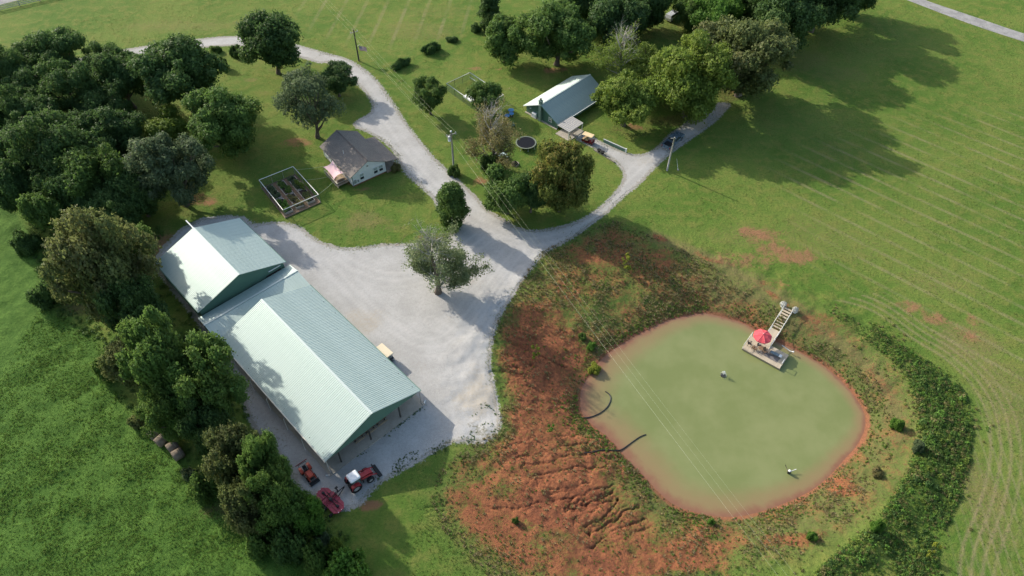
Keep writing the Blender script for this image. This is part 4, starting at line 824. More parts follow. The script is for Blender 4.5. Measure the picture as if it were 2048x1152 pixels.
MB().box((-2.86, 0, .88), (.1, 1.9, .54)).build('tailgate', PAINT, a); MB().box((-1.85, 0, .66), (1.95, 1.72, .05)).build('bed_liner', BLK, a)
MB().prism([(1.3, 1.1), (.55, 1.72, .16), (-.62, 1.74, .16), (-.85, 1.1)], -.95, .95).build('cab', PAINT, a)
MB().quad((1.29, -.84, 1.14), (1.29, .84, 1.14), (.60, .74, 1.69), (.60, -.74, 1.69)).build('windshield', DARKG, a); MB().quad((-.855, -.8, 1.16), (-.855, .8, 1.16), (-.645, .74, 1.66), (-.645, -.74, 1.66)).build('rear_window', DARKG, a); MB().box((2.93, 0, .55), (.12, 1.85, .2)).box((-2.98, 0, .5), (.12, 1.8, .18)).build('bumper', M('chrome', (.5, .5, .5), .25, .8), a)
# pale vehicle half hidden under the far trees
q = G(1346, 30, .9); a = thing('parked_van', 'pale silver van half hidden under the dark far trees', 'van', (q[0], q[1], 0), R(48)); PW = M('van_paint', (.55, .58, .62), .3, .2, .5, .05)
MB().prism([(-2.3, .4), (2.3, .4), (2.35, .85), (1.5, 1.05, .04), (.8, 1.7, .16), (-2.1, 1.75, .16), (-2.35, 1.0)], -.92, .92).build('body', PW, a)
for s in (-1, 1): wheel(a, -1.4, s * .82, .34, .24); wheel(a, 1.4, s * .82, .34, .24); MB().quad((1.2, s * .9, 1.1), (-2.0, s * .9, 1.1), (-1.9, s * .79, 1.6), (.75, s * .79, 1.6)).build('side_window', DARKG, a)
MB().quad((1.5, -.82, 1.08), (1.5, .82, 1.08), (.83, .74, 1.69), (.83, -.74, 1.69)).build('windshield', DARKG, a)
# hay bales
HAY = M('old_hay', (.185, .150, .115), .95, 0, .1, .3, 2., .6, 12.)
for i, (px, py, lb) in enumerate([(356, 908, 'round hay bale at the lower right end of the row by the treeline'), (345, 893, 'round hay bale second from the lower end of the row by the treeline'), (308, 867, 'weathered round bale at the upper end of the row, under branches'), (322, 880, 'round bale third from the lower end, mostly under leaves')]):
    p = G(px, py, .75); mb = MB(); mb.tube([(-.7, 0, .7), (-.66, 0, .7), (.66, 0, .7), (.7, 0, .7)], [.6, .74, .74, .6], 20); o = thing('hay_bale', lb, 'hay bale', (p[0], p[1], 0), R(38 + 6 * i), 'round hay bales')
    mb.build('rolled_hay', HAY, o); MB().ring((0, 0), .70, .745, -.02, .02, 20).build('twine', M('twine', (.26, .22, .16), .9), o, loc=(.3, 0, .7), rot=(0, R(90), 0))
# ------------------------------------------------------------------ poles, wires, flag
POLE = M('pole_wood', (.30, .29, .265), .9, 0, .2, .18, 1.5); WIREM = M('bare_wire', (.50, .52, .36), .5, .2, .4, .05); CER = M('transformer_grey', (.62, .64, .64), .45, .1, .4, .05)
p1 = GP(908, 341); p2 = GP(718, 122); p3 = GP(1334, 341)
def pole(name, label, b, h, r=.16, mat=POLE): 
    o = thing(name, label, 'utility pole', b, 0.0); MB().tube([(0, 0, -.1), (0, 0, h * .5), (0, 0, h)], [r * 1.2, r, r * .8], 10).build('mast', mat, o); return o
dirw = np.array([p1[0] - p2[0], p1[1] - p2[1], 0]); dirw /= np.linalg.norm(dirw); nrm = np.array([-dirw[1], dirw[0], 0])
o = pole('utility_pole', 'grey wooden utility pole with a white transformer beside the drive', p1, 8.9, .17); yw = math.atan2(nrm[1], nrm[0])
MB().box((0, 0, 8.3), (2.0, .12, .14), rz=yw).build('crossarm', POLE, o); MB().tube([(-.4, -.15, 7.0), (-.4, -.15, 7.9)], .26, 12).blob((-.4, -.15, 7.95), (.26, .26, .1)).build('transformer', CER, o)
for s in (-.9, 0, .9): MB().tube([(nrm[0] * s, nrm[1] * s, 8.3), (nrm[0] * s, nrm[1] * s, 8.6)], .06, 6).build('insulator', CER, o)
MB().blob((0, 0, 8.98), (.2, .2, .16)).build('pole_cap', CER, o); MB().tube([(0, .2, 8.0), (.5, .35, 8.25), (.9, .4, 8.1)], .035, 5).build('lamp_bracket', CER, o)
o2 = pole('utility_pole', 'dark wooden utility pole carrying a flag by the far drive', p2, 7.6, .15, M('dark_pole', (.05, .047, .042), .9)); MB().box((0, 0, 7.0), (1.8, .1, .12), rz=yw).build('crossarm', POLE, o2)
for s in (-.8, 0, .8): MB().tube([(nrm[0] * s, nrm[1] * s, 7.0), (nrm[0] * s, nrm[1] * s, 7.3)], .06, 6).build('insulator', CER, o2)
o3 = pole('utility_pole', 'pale leaning wooden pole standing in front of the pickup truck', p3, 7.7, .14, M('pale_pole', (.40, .38, .35), .9)); o3.rotation_euler = (0, R(1.2), 0); MB().box((-.2, 0, 7.45), (.9, .09, .1)).build('crossarm', POLE, o3)
guy = GP(1356, 340); gt = guy + np.array([-.5, .6, 2.2]); gw = thing('guy_wire', 'short pale guy marker rod in the grass right of the leaning pole', 'rod', guy); MB().tube([(0, 0, 0), (-.55, .5, 2.3)], .035, 6).build('rod', WHITEP, gw); MB().box((0, 0, .05), (.3, .3, .1)).build('anchor', CONC, gw)
# flag on an arm of the pole
fl = thing('flag', 'small red white and blue flag hanging from the dark pole', 'flag', p2); FW, FH, N_ = 1.75, 1.05, 10
fa = MB().tube([(.1, 0, 3.6), (.75, -.1, 4.1)], .03, 6); fa.build('flag_arm', WHITEP, fl)
def cloth(u, v): return (.55 + u * FW * .95, -.15 - .10 * math.sin(u * 7) - .05 * v, 3.9 - v * FH - .42 * u * FW * .6)
cols = [M('flag_red', (.42, .06, .08), .8, var=.05), M('flag_white', (.72, .70, .72), .8, var=.05), M('flag_blue', (.05, .06, .16), .8, var=.05)]
for k_ in range(13):
    mb = MB(); u0 = .4 if k_ < 7 else 0.0
    for i in range(8):
        ua, ub = u0 + (1 - u0) * i / 8, u0 + (1 - u0) * (i + 1) / 8; mb.quad(cloth(ua, k_ / 13), cloth(ub, k_ / 13), cloth(ub, (k_ + 1) / 13), cloth(ua, (k_ + 1) / 13))
    mb.build('stripe', cols[k_ % 2], fl)
mb = MB()
for i in range(4): ua, ub = .4 * i / 4, .4 * (i + 1) / 4; mb.quad(cloth(ua, 0), cloth(ub, 0), cloth(ub, 7 / 13), cloth(ua, 7 / 13))
ct = mb.build('canton', cols[2], fl); mb = MB()
for r_ in range(5):
    for c_ in range(6): x_, y_, z_ = cloth(.04 + .062 * c_, (.6 + r_ * 1.35) / 13); mb.box((x_, y_ - .012, z_), (.05, .01, .05))
mb.build('star', cols[1], ct)
# wires
def wire(label, a_, b_, sag, r=.006):
    a_, b_ = np.array(a_, float), np.array(b_, float); m = (a_ + b_) / 2
    pts = [a_ + (b_ - a_) * i / 24 - np.array([0, 0, sag * 4 * (i / 24) * (1 - i / 24)]) for i in range(25)]
    tag(MB().tube(pts, r, 5).build('power_line', WIREM), label, 'wire', 'power lines')
T1 = [p1 + nrm * s + [0, 0, z] for s, z in ((.9, 8.6), (0, 8.85), (-.9, 8.6))]; T2 = [p2 + nrm * s + [0, 0, z] for s, z in ((.8, 7.3), (0, 7.4), (-.8, 7.3))]
E0 = G(1500, 1052, 7.4); q0 = p1 + [0, 0, 8.3]; dd = E0 - q0; far = q0 + dd * 1.55; far[2] = 7.6; n2 = np.array([-dd[1], dd[0], 0]); n2 /= np.linalg.norm(n2)
T3 = [far + n2 * s for s in (.9, 0, -.9)]; up = p2 - dirw * 50; T0 = [up + nrm * s + [0, 0, 7.6] for s in (.8, 0, -.8)]
for nm, i in (('left', 2), ('middle', 1), ('right', 0)):
    wire(f'{nm} power line running from the transformer pole over the pond', T1[i], T3[i], .9); wire(f'{nm} power line between the flag pole and the transformer pole', T2[i], T1[i], .7); wire(f'{nm} power line leaving the flag pole towards the far field', T0[i], T2[i], .6)
wire('lowest service cable between the flag pole and the transformer pole', p2 + [0, 0, 5.4], p1 + [0, 0, 6.6], .8); wire('lowest service cable from the transformer pole over the pond', p1 + [0, 0, 6.6], far - [0, 0, 1.6], 1.0, .005)
# ------------------------------------------------------------------ dock, ramp and what stands on it
DECK = M('dock_wood', (.50, .42, .31), .85, 0, .2, .14, 1.2); DECKD = M('dock_edge', (.33, .27, .20), .88)
DA = np.array([35.64, 67.89]); ux = np.array([4.86, -3.87]); Ld = np.linalg.norm(ux); dz0 = -1.95; dr = math.atan2(ux[1], ux[0])
d = thing('floating_dock', 'tan wooden floating dock with a planked deck on the pond', 'dock', (DA[0], DA[1], dz0), dr); Wd = 3.3
n = 21; me = MB().box((0, 0, 0), (Ld, Wd / n - .012, .06)).mesh('plank', DECK)
for i in range(n): obj('plank', me, d, loc=(Ld / 2, Wd * (i + .5) / n, -.03 + random.uniform(-.006, .006)))
MB().box((Ld / 2, .06, -.2), (Ld, .1, .26)).box((Ld / 2, Wd - .06, -.2), (Ld, .1, .26)).box((.06, Wd / 2, -.2), (.1, Wd - .24, .26)).box((Ld - .06, Wd / 2, -.2), (.1, Wd - .24, .26)).build('rim_board', DECKD, d); MB().box((Ld / 2, Wd / 2, -.42), (Ld - .5, Wd - .4, .3)).build('float', BLK, d)
MB().tube([(.05, .1, .0), (.05, .1, .9)], .05, 6).tube([(.05, Wd - .1, 0), (.05, Wd - .1, .9)], .05, 6).tube([(.05, .1, .85), (.05, Wd - .1, .85)], .05, 6).build('end_rail', WHITEW, d); MB().tube([(Ld - .08, .5, 0), (Ld - .08, .5, .8)], .05, 6).tube([(Ld - .08, 1.4, 0), (Ld - .08, 1.4, .8)], .05, 6).tube([(Ld - .08, .5, .8), (Ld - .08, 1.4, .8)], .04, 6).build('ladder', WHITEP, d)
MB().tube([(Ld - 1.6, Wd + 1.0, .1), (Ld - .2, Wd + .75, .1), (Ld + .3, Wd + .9, .1)], .06, 6).blob((Ld + .3, Wd + .9, .12), .14).build('mooring_pole', WHITEP, d)
rp = thing('dock_ramp', 'wooden gangway with steps and white rails leading up the bank', 'ramp', (39.32, 68.38, dz0), math.atan2(74.21 - 68.38, 43.88 - 39.32)); RL, RW = 7.4, 1.35
mid = 3.9; zm = .35; zt = -dz0 + .1
me = MB().box((0, 0, 0), (.26, RW, .05), ry=-math.atan2(zm, mid)).mesh('plank', DECK)
for i in range(15): obj('plank', me, rp, loc=(.13 + i * .262 - .3, 0, .05 + zm * (i * .262) / mid))
me = MB().box((0, 0, 0), (.36, RW - .12, .05)).mesh('tread', DECK)
for i in range(8): obj('tread', me, rp, loc=(mid + .25 + i * .44, 0, zm + .12 + (zt - zm) * (i + .3) / 8))
for s in (-1, 1):
    MB().box((mid / 2 - .2, s * (RW / 2 + .04), zm / 2 + .02), (mid + .2, .07, .16), ry=-math.atan2(zm, mid)).build('stringer', WHITEW, rp); MB().box((mid + 1.8, s * (RW / 2 + .03), zm + (zt - zm) * .47), (3.9, .08, .22), ry=-math.atan2(zt - zm, 3.6)).build('stringer', WHITEW, rp)
    MB().tube([(.0, s * (RW / 2 + .06), .95), (mid, s * (RW / 2 + .06), zm + .95), (RL, s * (RW / 2 + .06), zt + .9)], .045, 6).build('hand_rail', WHITEW, rp)
    for x_, z_ in ((.1, 0), (2, .2), (mid, zm), (5.6, zm + (zt - zm) * .45), (RL - .1, zt)): MB().box((x_, s * (RW / 2 + .06), z_ + .3), (.08, .08, 1.25)).build('rail_post', WHITEW, rp)
def on(o, x_, y_, z_=0.0):
    c_, s_2 = math.cos(o.rotation_euler[2]), math.sin(o.rotation_euler[2]); return (o.location[0] + c_ * x_ - s_2 * y_, o.location[1] + s_2 * x_ + c_ * y_, o.location[2] + z_)
for s, nm in ((-1, 'right'), (1, 'left')):
    q = on(rp, RL + .15, s * 1.0); z_ = HZ(q[0], q[1]); pt = thing('planter', f'white flowering planter at the {nm} of the ramp head', 'planter', (q[0], q[1], z_), 0.0, 'planters at the ramp head'); MB().tube([(0, 0, 0), (0, 0, .45)], [.28, .38], 12).build('pot', WHITEP, pt)
    r_ = np.random.default_rng(5 + s); n = 260; dv = r_.normal(size=(n, 3)); dv[:, 2] = abs(dv[:, 2]); dv /= np.linalg.norm(dv, axis=1, keepdims=True)
    lm_ = leafmat(f'white_bloom_{nm}', (.35, .38, .34), (.75, .76, .72), (.6, .62, .6)); obj('flowers', leaves('flowers', dv * r_.uniform(.35, .62, (n, 1)) + [0, 0, .5], dv, r_.uniform(.06, .12, n), r_.random(n), r_.random(n), lm_), pt)
q = on(d, 1.75, 2.3); u_ = thing('patio_umbrella', 'round coral-pink umbrella shading the left end of the dock', 'umbrella', q); CORAL = M('coral_canvas', (.70, .095, .115), .8, 0, .2, .1, 1.5)
for i in range(8):
    a0, a1 = 2 * math.pi * i / 8, 2 * math.pi * (i + 1) / 8; r1 = 1.42; mb = MB(); P_ = lambda a_, r_, z_: (r_ * math.cos(a_), r_ * math.sin(a_), z_); am = (a0 + a1) / 2
    mb.quad(P_(a0, .02, 2.72), P_(a0, .75, 2.5), P_(am, .72, 2.46), P_(am, .02, 2.72)); mb.quad(P_(am, .02, 2.72), P_(am, .72, 2.46), P_(a1, .75, 2.5), P_(a1, .02, 2.72)); mb.quad(P_(a0, .75, 2.5), P_(a0, r1, 2.18), P_(am, r1 * .955, 2.12), P_(am, .72, 2.46)); mb.quad(P_(am, .72, 2.46), P_(am, r1 * .955, 2.12), P_(a1, r1, 2.18), P_(a1, .75, 2.5)); mb.quad(P_(a0, r1, 2.18), P_(a0, r1, 2.02), P_(am, r1 * .955, 1.98), P_(am, r1 * .955, 2.12)); mb.quad(P_(am, r1 * .955, 2.12), P_(am, r1 * .955, 1.98), P_(a1, r1, 2.02), P_(a1, r1, 2.18)); mb.build('canopy_panel', CORAL, u_); MB().tube([P_(a0, .05, 2.735), P_(a0, .75, 2.515), P_(a0, r1, 2.195)], .012, 4).build('rib', M('pale_coral', (.75, .3, .3), .7), u_)
MB().tube([(0, 0, 0), (0, 0, 2.75)], .03, 8).build('pole', WHITEP, u_); MB().tube([(0, 0, 0), (0, 0, .08)], .3, 14).build('base', BLK, u_); MB().blob((0, 0, 2.78), .05).build('finial', WHITEP, u_)
BRW = M('chair_brown', (.22, .145, .09), .8, 0, .3, .2); DKC = M('chair_dark', (.05, .045, .045), .8)
def chair(label, x_, y_, rz, mat):
    q = on(d, x_, y_); o = thing('deck_chair', label, 'chair', q, dr + rz, 'chairs on the dock')
    me = MB().box((0, 0, 0), (.09, .5, .03)).mesh('seat_slat', mat)
    for i in range(5): obj('seat_slat', me, o, loc=(-.2 + i * .1, 0, .38 - i * -.01))
    me = MB().box((0, 0, 0), (.03, .09, .62), ry=-.3).mesh('back_slat', mat)
    for i in range(5): obj('back_slat', me, o, loc=(-.34, -.2 + i * .1, .68))
    for s in (-1, 1):
        MB().box((.02, s * .32, .56), (.6, .1, .03)).build('armrest', mat, o)
        for xx in (-.24, .24): MB().box((xx, s * .3, .27), (.05, .05, .55)).build('leg', mat, o)
chair('dark chair behind the umbrella at the left end of the dock', .55, 1.3, R(20), DKC); chair('brown wooden chair below the umbrella, nearest the dock edge', 1.55, .9, R(70), BRW); chair('brown wooden chair in the middle of the dock facing right', 3.1, 1.35, R(-35), BRW)
q = on(d, 2.3, 1.5); tb = thing('side_table', 'small brown table between the brown dock chairs', 'table', q, dr); MB().ring((0, 0), .02, .4, .42, .46, 16).build('top', BRW, tb)
for i in range(3): MB().tube([(.25 * math.cos(i * 2.1), .25 * math.sin(i * 2.1), .43), (.3 * math.cos(i * 2.1), .3 * math.sin(i * 2.1), 0)], .025, 6).build('leg', BRW, tb)
q = on(d, 4.55, 1.95); be = thing('cushioned_lounger', 'grey cushioned lounger with a white head pillow on the dock', 'lounger', q, dr + R(2)); MB().bbox((-.1, 0, .36), (1.35, .55, .12), .04).build('cushion', M('grey_cushion', (.17, .22, .25), .85), be); MB().bbox((.78, 0, .44), (.42, .55, .14), .05).build('pillow', M('white_cushion', (.75, .77, .77), .85), be); MB().box((.05, 0, .28), (1.8, .5, .05)).build('frame', BLK, be)
for xx in (-.7, .8):
    for s in (-1, 1): MB().box((xx, s * .22, .13), (.05, .05, .27)).build('leg', BLK, be)
q = on(d, 4.1, 1.55, .012); mt = tag(MB().prism([(-1.7, 0), (1.3, 0), (1.3, .012), (-1.7, .012)], -.75, .75).build('deck_rug', M('grey_rug', (.185, .165, .155), .95), loc=q, rot=(0, 0, dr)), 'dark grey rug under the lounger on the dock', 'rug')
# fountain, standpipe, pipes
q = G(1446, 751, PZ); f_ = thing('pond_fountain', 'small floating fountain throwing white spray on the pond', 'fountain', (q[0], q[1], PZ)); MB().ring((0, 0), .12, .38, -.05, .12, 14).build('float', BLK, f_); MB().tube([(0, 0, 0), (0, 0, .35)], .06, 8).build('nozzle', BLK, f_); r_ = random.Random(4); mb = MB()
for i in range(300):
    a_ = r_.uniform(0, 6.28); v_ = r_.uniform(.15, 1.0); tt = r_.uniform(.1, 1.0); rr_ = .7 * v_ * tt; zz = .3 + 2.6 * tt * (1.15 - .5 * v_) - 2.4 * tt * tt; s2 = r_.uniform(.012, .032); mb.box((rr_ * math.cos(a_), rr_ * math.sin(a_), max(.03, zz)), (s2, s2, s2 * 2.2), rz=a_)
mb.build('spray', M('spray_white', (.85, .88, .86), .4, 0, .5, .03, alpha=.55), f_)
q = G(1577, 946, PZ); s2 = thing('standpipe', 'dark overflow pipe with a white stick poking out of the pond', 'pipe', (q[0], q[1], PZ)); MB().tube([(0, 0, -.3), (0, 0, .55)], .2, 12).build('riser', BLK, s2); MB().tube([(.1, .05, .3), (1.0, .3, .5)], .045, 6).build('stick', WHITEP, s2); MB().tube([(-.1, .15, .2), (-.35, .95, .55)], .05, 6).build('branch', M('dead_wood', (.12, .09, .07), .9), s2); MB().blob((0, 0, .6), (.2, .2, .12)).build('cap', WHITEP, s2)
HOSE = M('black_hose', (.018, .019, .02), .45, 0, .5, .2)
def hose(label, pts, r):
    P_ = smooth(np.array([[*(G(a_, b_, z_)[:2]), z_] for a_, b_, z_ in pts]), 3, False); tag(MB().tube(P_, r, 8).build('drain_hose', HOSE), label, 'hose', 'black hoses at the pond')
hose('black hose curling into a hook in the pond shallows', [(1162, 836, PZ + .12), (1180, 835, PZ + .05), (1200, 827, PZ + .04), (1215, 815, PZ + .04), (1222, 800, PZ + .04), (1220, 789, PZ + .04), (1211, 783, PZ + .02)], .09)
hose('long black hose running down the bank and out into the pond', [(*p_[:2], HZ(*GP(*p_[:2])[:2]) + .10) for p_ in ((1168, 906), (1185, 904), (1200, 900), (1218, 900), (1232, 901))] + [(1243, 900, PZ + .06), (1262, 886, PZ + .04), (1280, 873, PZ + .04), (1292, 869, PZ + .02)], .085)
# ------------------------------------------------------------------ garden enclosure
MESHM = M('garden_net', (.10, .13, .11), .8, 0, .2, .1, alpha=.22); MULCH = M('mulch', (.25, .165, .11), .95, 0, .1, .3, 2., .5, 14.)
gc = [G(*p_, 2.0) for p_ in ((518, 360), (586, 333), (637, 389), (566, 420))]; ge = thing('garden_enclosure', 'white framed garden enclosure with netting around the raised beds', 'enclosure', (0, 0, 0))
MB().add([(*c_[:2], .012) for c_ in gc] + [(*c_[:2], .05) for c_ in gc], [(7, 6, 5, 4), (0, 1, 5, 4), (1, 2, 6, 5), (2, 3, 7, 6), (3, 0, 4, 7)]).build('mulch_floor', MULCH, ge)
for i in range(4):
    A_, B_ = gc[i], gc[(i + 1) % 4]; MB().tube([A_, B_], .055, 6).build('top_rail', WHITEP, ge); MB().quad((*A_[:2], .06), (*B_[:2], .06), (*B_[:2], 1.97), (*A_[:2], 1.97)).build('netting', MESHM, ge)
    for k_ in range(3): c_ = A_ + (B_ - A_) * k_ / 3; MB().tube([(c_[0], c_[1], 0), (c_[0], c_[1], 2.0)], .05 if k_ == 0 else .035, 6).build('post', WOODG if k_ else M('net_post', (.25, .24, .21), .8), ge)
    MB().tube([(*A_[:2], .12), (*B_[:2], .12)], .1, 4).build('base_board', M('base_board', (.20, .15, .11), .9), ge)
gx = (gc[3] - gc[0]) / np.linalg.norm(gc[3] - gc[0]); gy = (gc[1] - gc[0]) / np.linalg.norm(gc[1] - gc[0]); ga = math.atan2(gx[1], gx[0]); gl = np.linalg.norm(gc[3] - gc[0]); gw_ = np.linalg.norm(gc[1] - gc[0]); BEDW = M('bed_board', (.50, .46, .40), .88, 0, .2, .2)
beds = [(.27, .17, 'far left', 'silver'), (.27, .50, 'far middle', 'mid'), (.27, .83, 'far right', 'silver'), (.72, .17, 'near left', 'bright'), (.70, .50, 'near middle', 'weed'), (.70, .83, 'near right', 'rust')]
for fx, fy, nm, lm_ in beds:
    c_ = gc[0] + gx * gl * fx + gy * gw_ * fy; bd = thing('raised_bed', f'weathered raised garden bed, {nm} in the netted enclosure', 'garden bed', (c_[0], c_[1], .05), ga, 'raised beds in the enclosure'); bl, bw_ = gl * .40, gw_ * .21
    for s in (-1, 1): MB().box((0, s * bw_ / 2, .2), (bl, .06, .4)).build('side_board', BEDW, bd); MB().box((s * (bl / 2 - .03), 0, .2), (.06, bw_ - .07, .4)).build('end_board', BEDW, bd)
    MB().box((0, 0, .16), (bl - .1, bw_ - .08, .3)).build('soil', M('garden_soil', (.055, .04, .03), .95), bd); r_ = np.random.default_rng(int(fx * 100 + fy * 10)); n = 1500; cl = r_.uniform([-bl / 2 + .25, -bw_ / 2 + .15], [bl / 2 - .25, bw_ / 2 - .15], (14, 2)); ci_ = r_.integers(0, 14, n); pp = np.column_stack([cl[ci_] + r_.normal(size=(n, 2)) * .17, .35 + np.abs(r_.normal(size=n)) * .2]); obj('vegetables', leaves('vegetables', pp, r_.normal(size=(n, 3)) * .6 + [0, 0, 1], r_.uniform(.08, .17, n), r_.random(n), r_.random(n), LM[lm_]), bd)
c_ = gc[0] + gx * gl * .45 + gy * gw_ * .85; tr_ = thing('bean_trellis', 'leaning vine-covered trellis at the right of the raised beds', 'trellis', (c_[0], c_[1], .05), ga + R(20)); MB().tube([(-1.2, 0, 0), (-1.2, .1, 1.9)], .03, 6).tube([(1.0, 0, 0), (1.0, .1, 1.9)], .03, 6).tube([(-1.2, .1, 1.9), (1.0, .1, 1.9)], .03, 6).build('frame', WOODG, tr_); r_ = np.random.default_rng(2); n = 700; pp = np.column_stack([r_.uniform(-1.3, 1.1, n), r_.normal(size=n) * .13 + .05, r_.uniform(.1, 2.0, n)]); obj('vines', leaves('vines', pp, r_.normal(size=(n, 3)) + [0, -.5, .5], r_.uniform(.07, .15, n), r_.random(n), r_.random(n), LM['yellow']), tr_)
def HL(x_, y_, z_): c_, s_3 = math.cos(HY), math.sin(HY); return np.array([HO[0] + c_ * x_ - s_3 * y_, HO[1] + s_3 * x_ + c_ * y_, z_])
for i, (A_, B_, nm) in enumerate([(gc[1] + (gc[2] - gc[1]) * .12, HL(6.5, 6.1, 2.2), 'upper'), (gc[1] + (gc[2] - gc[1]) * .5, HL(4.3, 6.0, 1.2), 'middle'), (gc[2], HL(2.1, 6.2, 1.7), 'lower')]): tag(MB().tube([A_, (A_ + B_) / 2 - [0, 0, .12], B_], .022, 5).build('tie_line', M('pale_rope', (.40, .46, .30), .8)), f'{nm} thin rope from the garden frame to the cottage deck', 'rope', 'ropes to the deck')
# shade sail and deck furniture
SAIL = M('pink_sail', (.74, .50, .50), .85, 0, .2, .05, 1.); ss = thing('shade_sail', 'pale pink shade sail stretched over the cottage side deck', 'shade sail', HO, HY); cs = [np.array(v) for v in ((6.5, 6.2, 2.15), (6.5, 4.1, 2.62), (1.95, 4.2, 2.62), (2.05, 6.3, 2.1))]; V = []; n = 10
for i in range(n + 1):
    for j in range(n + 1):
        u, v = i / n, j / n; uu = .5 + (u - .5) * (1 - .20 * (1 - (2 * v - 1) ** 2)); vv = .5 + (v - .5) * (1 - .20 * (1 - (2 * u - 1) ** 2)); p_ = (cs[0] * (1 - uu) + cs[3] * uu) * (1 - vv) + (cs[1] * (1 - uu) + cs[2] * uu) * vv; V.append(p_ - np.array([0, 0, .28 * (1 - (2 * u - 1) ** 2) * (1 - (2 * v - 1) ** 2) + (.05 if i == 6 else 0)]))
obj('sail', npmesh('sail', V, [(i * (n + 1) + j, (i + 1) * (n + 1) + j, (i + 1) * (n + 1) + j + 1, i * (n + 1) + j + 1) for i in range(n) for j in range(n)], SAIL), ss)
for c_ in (cs[0], cs[3]): MB().tube([(c_[0], c_[1], .5), c_], .04, 6).build('sail_post', WOODG, ss)
q = HL(2.5, 5.0, .53); of = thing('outdoor_sofa', 'grey cushioned outdoor sofa on the near end of the cottage deck', 'sofa', q, HY); MB().bbox((0, 0, .3), (.75, 1.5, .25), .06).build('seat_cushion', M('sofa_grey', (.36, .33, .31), .9), of); MB().box((-.35, 0, .55), (.16, 1.5, .5)).build('backrest', M('sofa_brown', (.20, .14, .10), .9), of); MB().box((0, 0, .09), (.8, 1.55, .18)).build('base', M('sofa_brown', (.2, .14, .1)), of)
q = HL(.95, -5.0, .45)
# ------------------------------------------------------------------ dog pen
kc = [G(*p_, 1.8) for p_ in ((893, 167), (940, 145), (1007, 190), (959, 213))]; kp = thing('dog_pen', 'chain-link dog pen with white top rails around a young tree', 'pen', (0, 0, 0)); LINK = M('chain_link', (.12, .22, .17), .5, .3, .4, .1, alpha=.34); GPOST = M('green_post', (.05, .075, .06), .6)
for i in range(4):
    A_, B_ = kc[i], kc[(i + 1) % 4]; n = (3, 4, 3, 4)[i]; MB().tube([A_, B_], .07 if i % 2 else .045, 6).build('top_rail', WHITEP if i % 2 else CER, kp)
    for k_ in range(n): c_ = A_ + (B_ - A_) * k_ / n; e_ = A_ + (B_ - A_) * (k_ + 1) / n; MB().tube([(c_[0], c_[1], 0), (c_[0], c_[1], 1.82)], .04, 6).build('post', GPOST, kp); MB().quad((*c_[:2], .03), (*e_[:2], .03), (*e_[:2], 1.78), (*c_[:2], 1.78)).build('mesh_panel', LINK, kp)
m0, m1 = kc[0] + (kc[1] - kc[0]) * .82, kc[3] + (kc[2] - kc[3]) * .82; mm = m0 + (m1 - m0) * .55
MB().tube([m0 + (m1 - m0) * .12, mm], .06, 6).build('middle_rail', WHITEP, kp); A_ = kc[0] + (kc[3] - kc[0]) * .45; 
q = G(941, 197, .9); sh = thing('dog_shelter', 'low white roofed dog shelter inside the pen', 'kennel', (q[0], q[1], 0), math.atan2(*(kc[3] - kc[0])[[1, 0]])); MB().box((0, .2, 1.25), (2.8, 2.4, .06), rx=.12).build('roof', GWHITE, sh)
for sx in (-1.2, 1.2):
    for sy in (-.8, 1.2): MB().box((sx, sy, .6), (.09, .09, 1.25)).build('post', WOODG, sh)
MB().box((0, 1.25, .6), (2.5, .05, 1.1)).build('back_wall', WOODG, sh)
# yard things
BLUE = M('blue_top', (.045, .20, .42), .5, 0, .4, .12)
for px, py, r_, lb in ((1022, 220, .62, 'largest round blue table in the group by the dog pen'), (1023, 227, .5, 'round blue stool in front of the largest blue table'), (1014, 231, .56, 'round blue table lowest and leftmost of the blue group')):
    q = G(px, py, .7); o = thing('round_table', lb, 'table', (q[0], q[1], 0), 0.0, 'round blue tables'); MB().ring((0, 0), .02, r_, .66, .72, 22).build('top', BLUE, o); MB().tube([(0, 0, .05), (0, 0, .68)], .06, 8).build('pedestal', WHITEP, o); MB().ring((0, 0), .02, r_ * .6, 0, .06, 18).build('foot', BLK, o)
q = G(1052, 285, .85); tp = thing('trampoline', 'round black trampoline with a pale rim on the lawn', 'trampoline', (q[0], q[1], 0)); MB().ring((0, 0), .01, 1.78, .83, .85, 36).build('mat', M('trampoline_mat', (.016, .018, .024), .95, 0, .08, .1), tp); MB().ring((0, 0), 1.80, 2.02, .82, .88, 36).build('rim_pad', M('rim_pad', (.16, .19, .14), .7), tp); MB().ring((0, 0), 1.95, 2.03, .84, .90, 36).build('frame', M('rim_steel', (.28, .31, .26), .5, .3), tp)
for i in range(8): a_ = i * math.pi / 4 + .2; MB().tube([(1.95 * math.cos(a_), 1.95 * math.sin(a_), .84), (1.98 * math.cos(a_), 1.98 * math.sin(a_), .02)], .035, 6).build('leg', CER, tp)
q = G(1005, 309, .7); pt = thing('picnic_table', 'teal and white picnic table near the trampoline', 'picnic table', (q[0], q[1], 0), R(24)); PALE = M('pale_teal', (.52, .66, .66), .6, 0, .3, .1); TEAL = M('teal_paint', (.10, .30, .33), .6)
me = MB().box((0, 0, 0), (1.8, .17, .05)).mesh('table_board', PALE)
for i in range(4): obj('table_board', me, pt, loc=(0, -.28 + i * .19, .74))
me = MB().box((0, 0, 0), (1.8, .26, .05)).mesh('bench_board', PALE)
for s in (-1, 1):
    obj('bench_board', me, pt, loc=(0, s * .72, .45)); MB().box((s * .6, 0, .42), (.07, 1.6, .09)).build('cross_beam', TEAL, pt)
    for s2_ in (-1, 1): MB().box((s * .6, s2_ * .42, .36), (.08, .09, .8), rx=-s2_ * .45).build('leg', TEAL, pt)
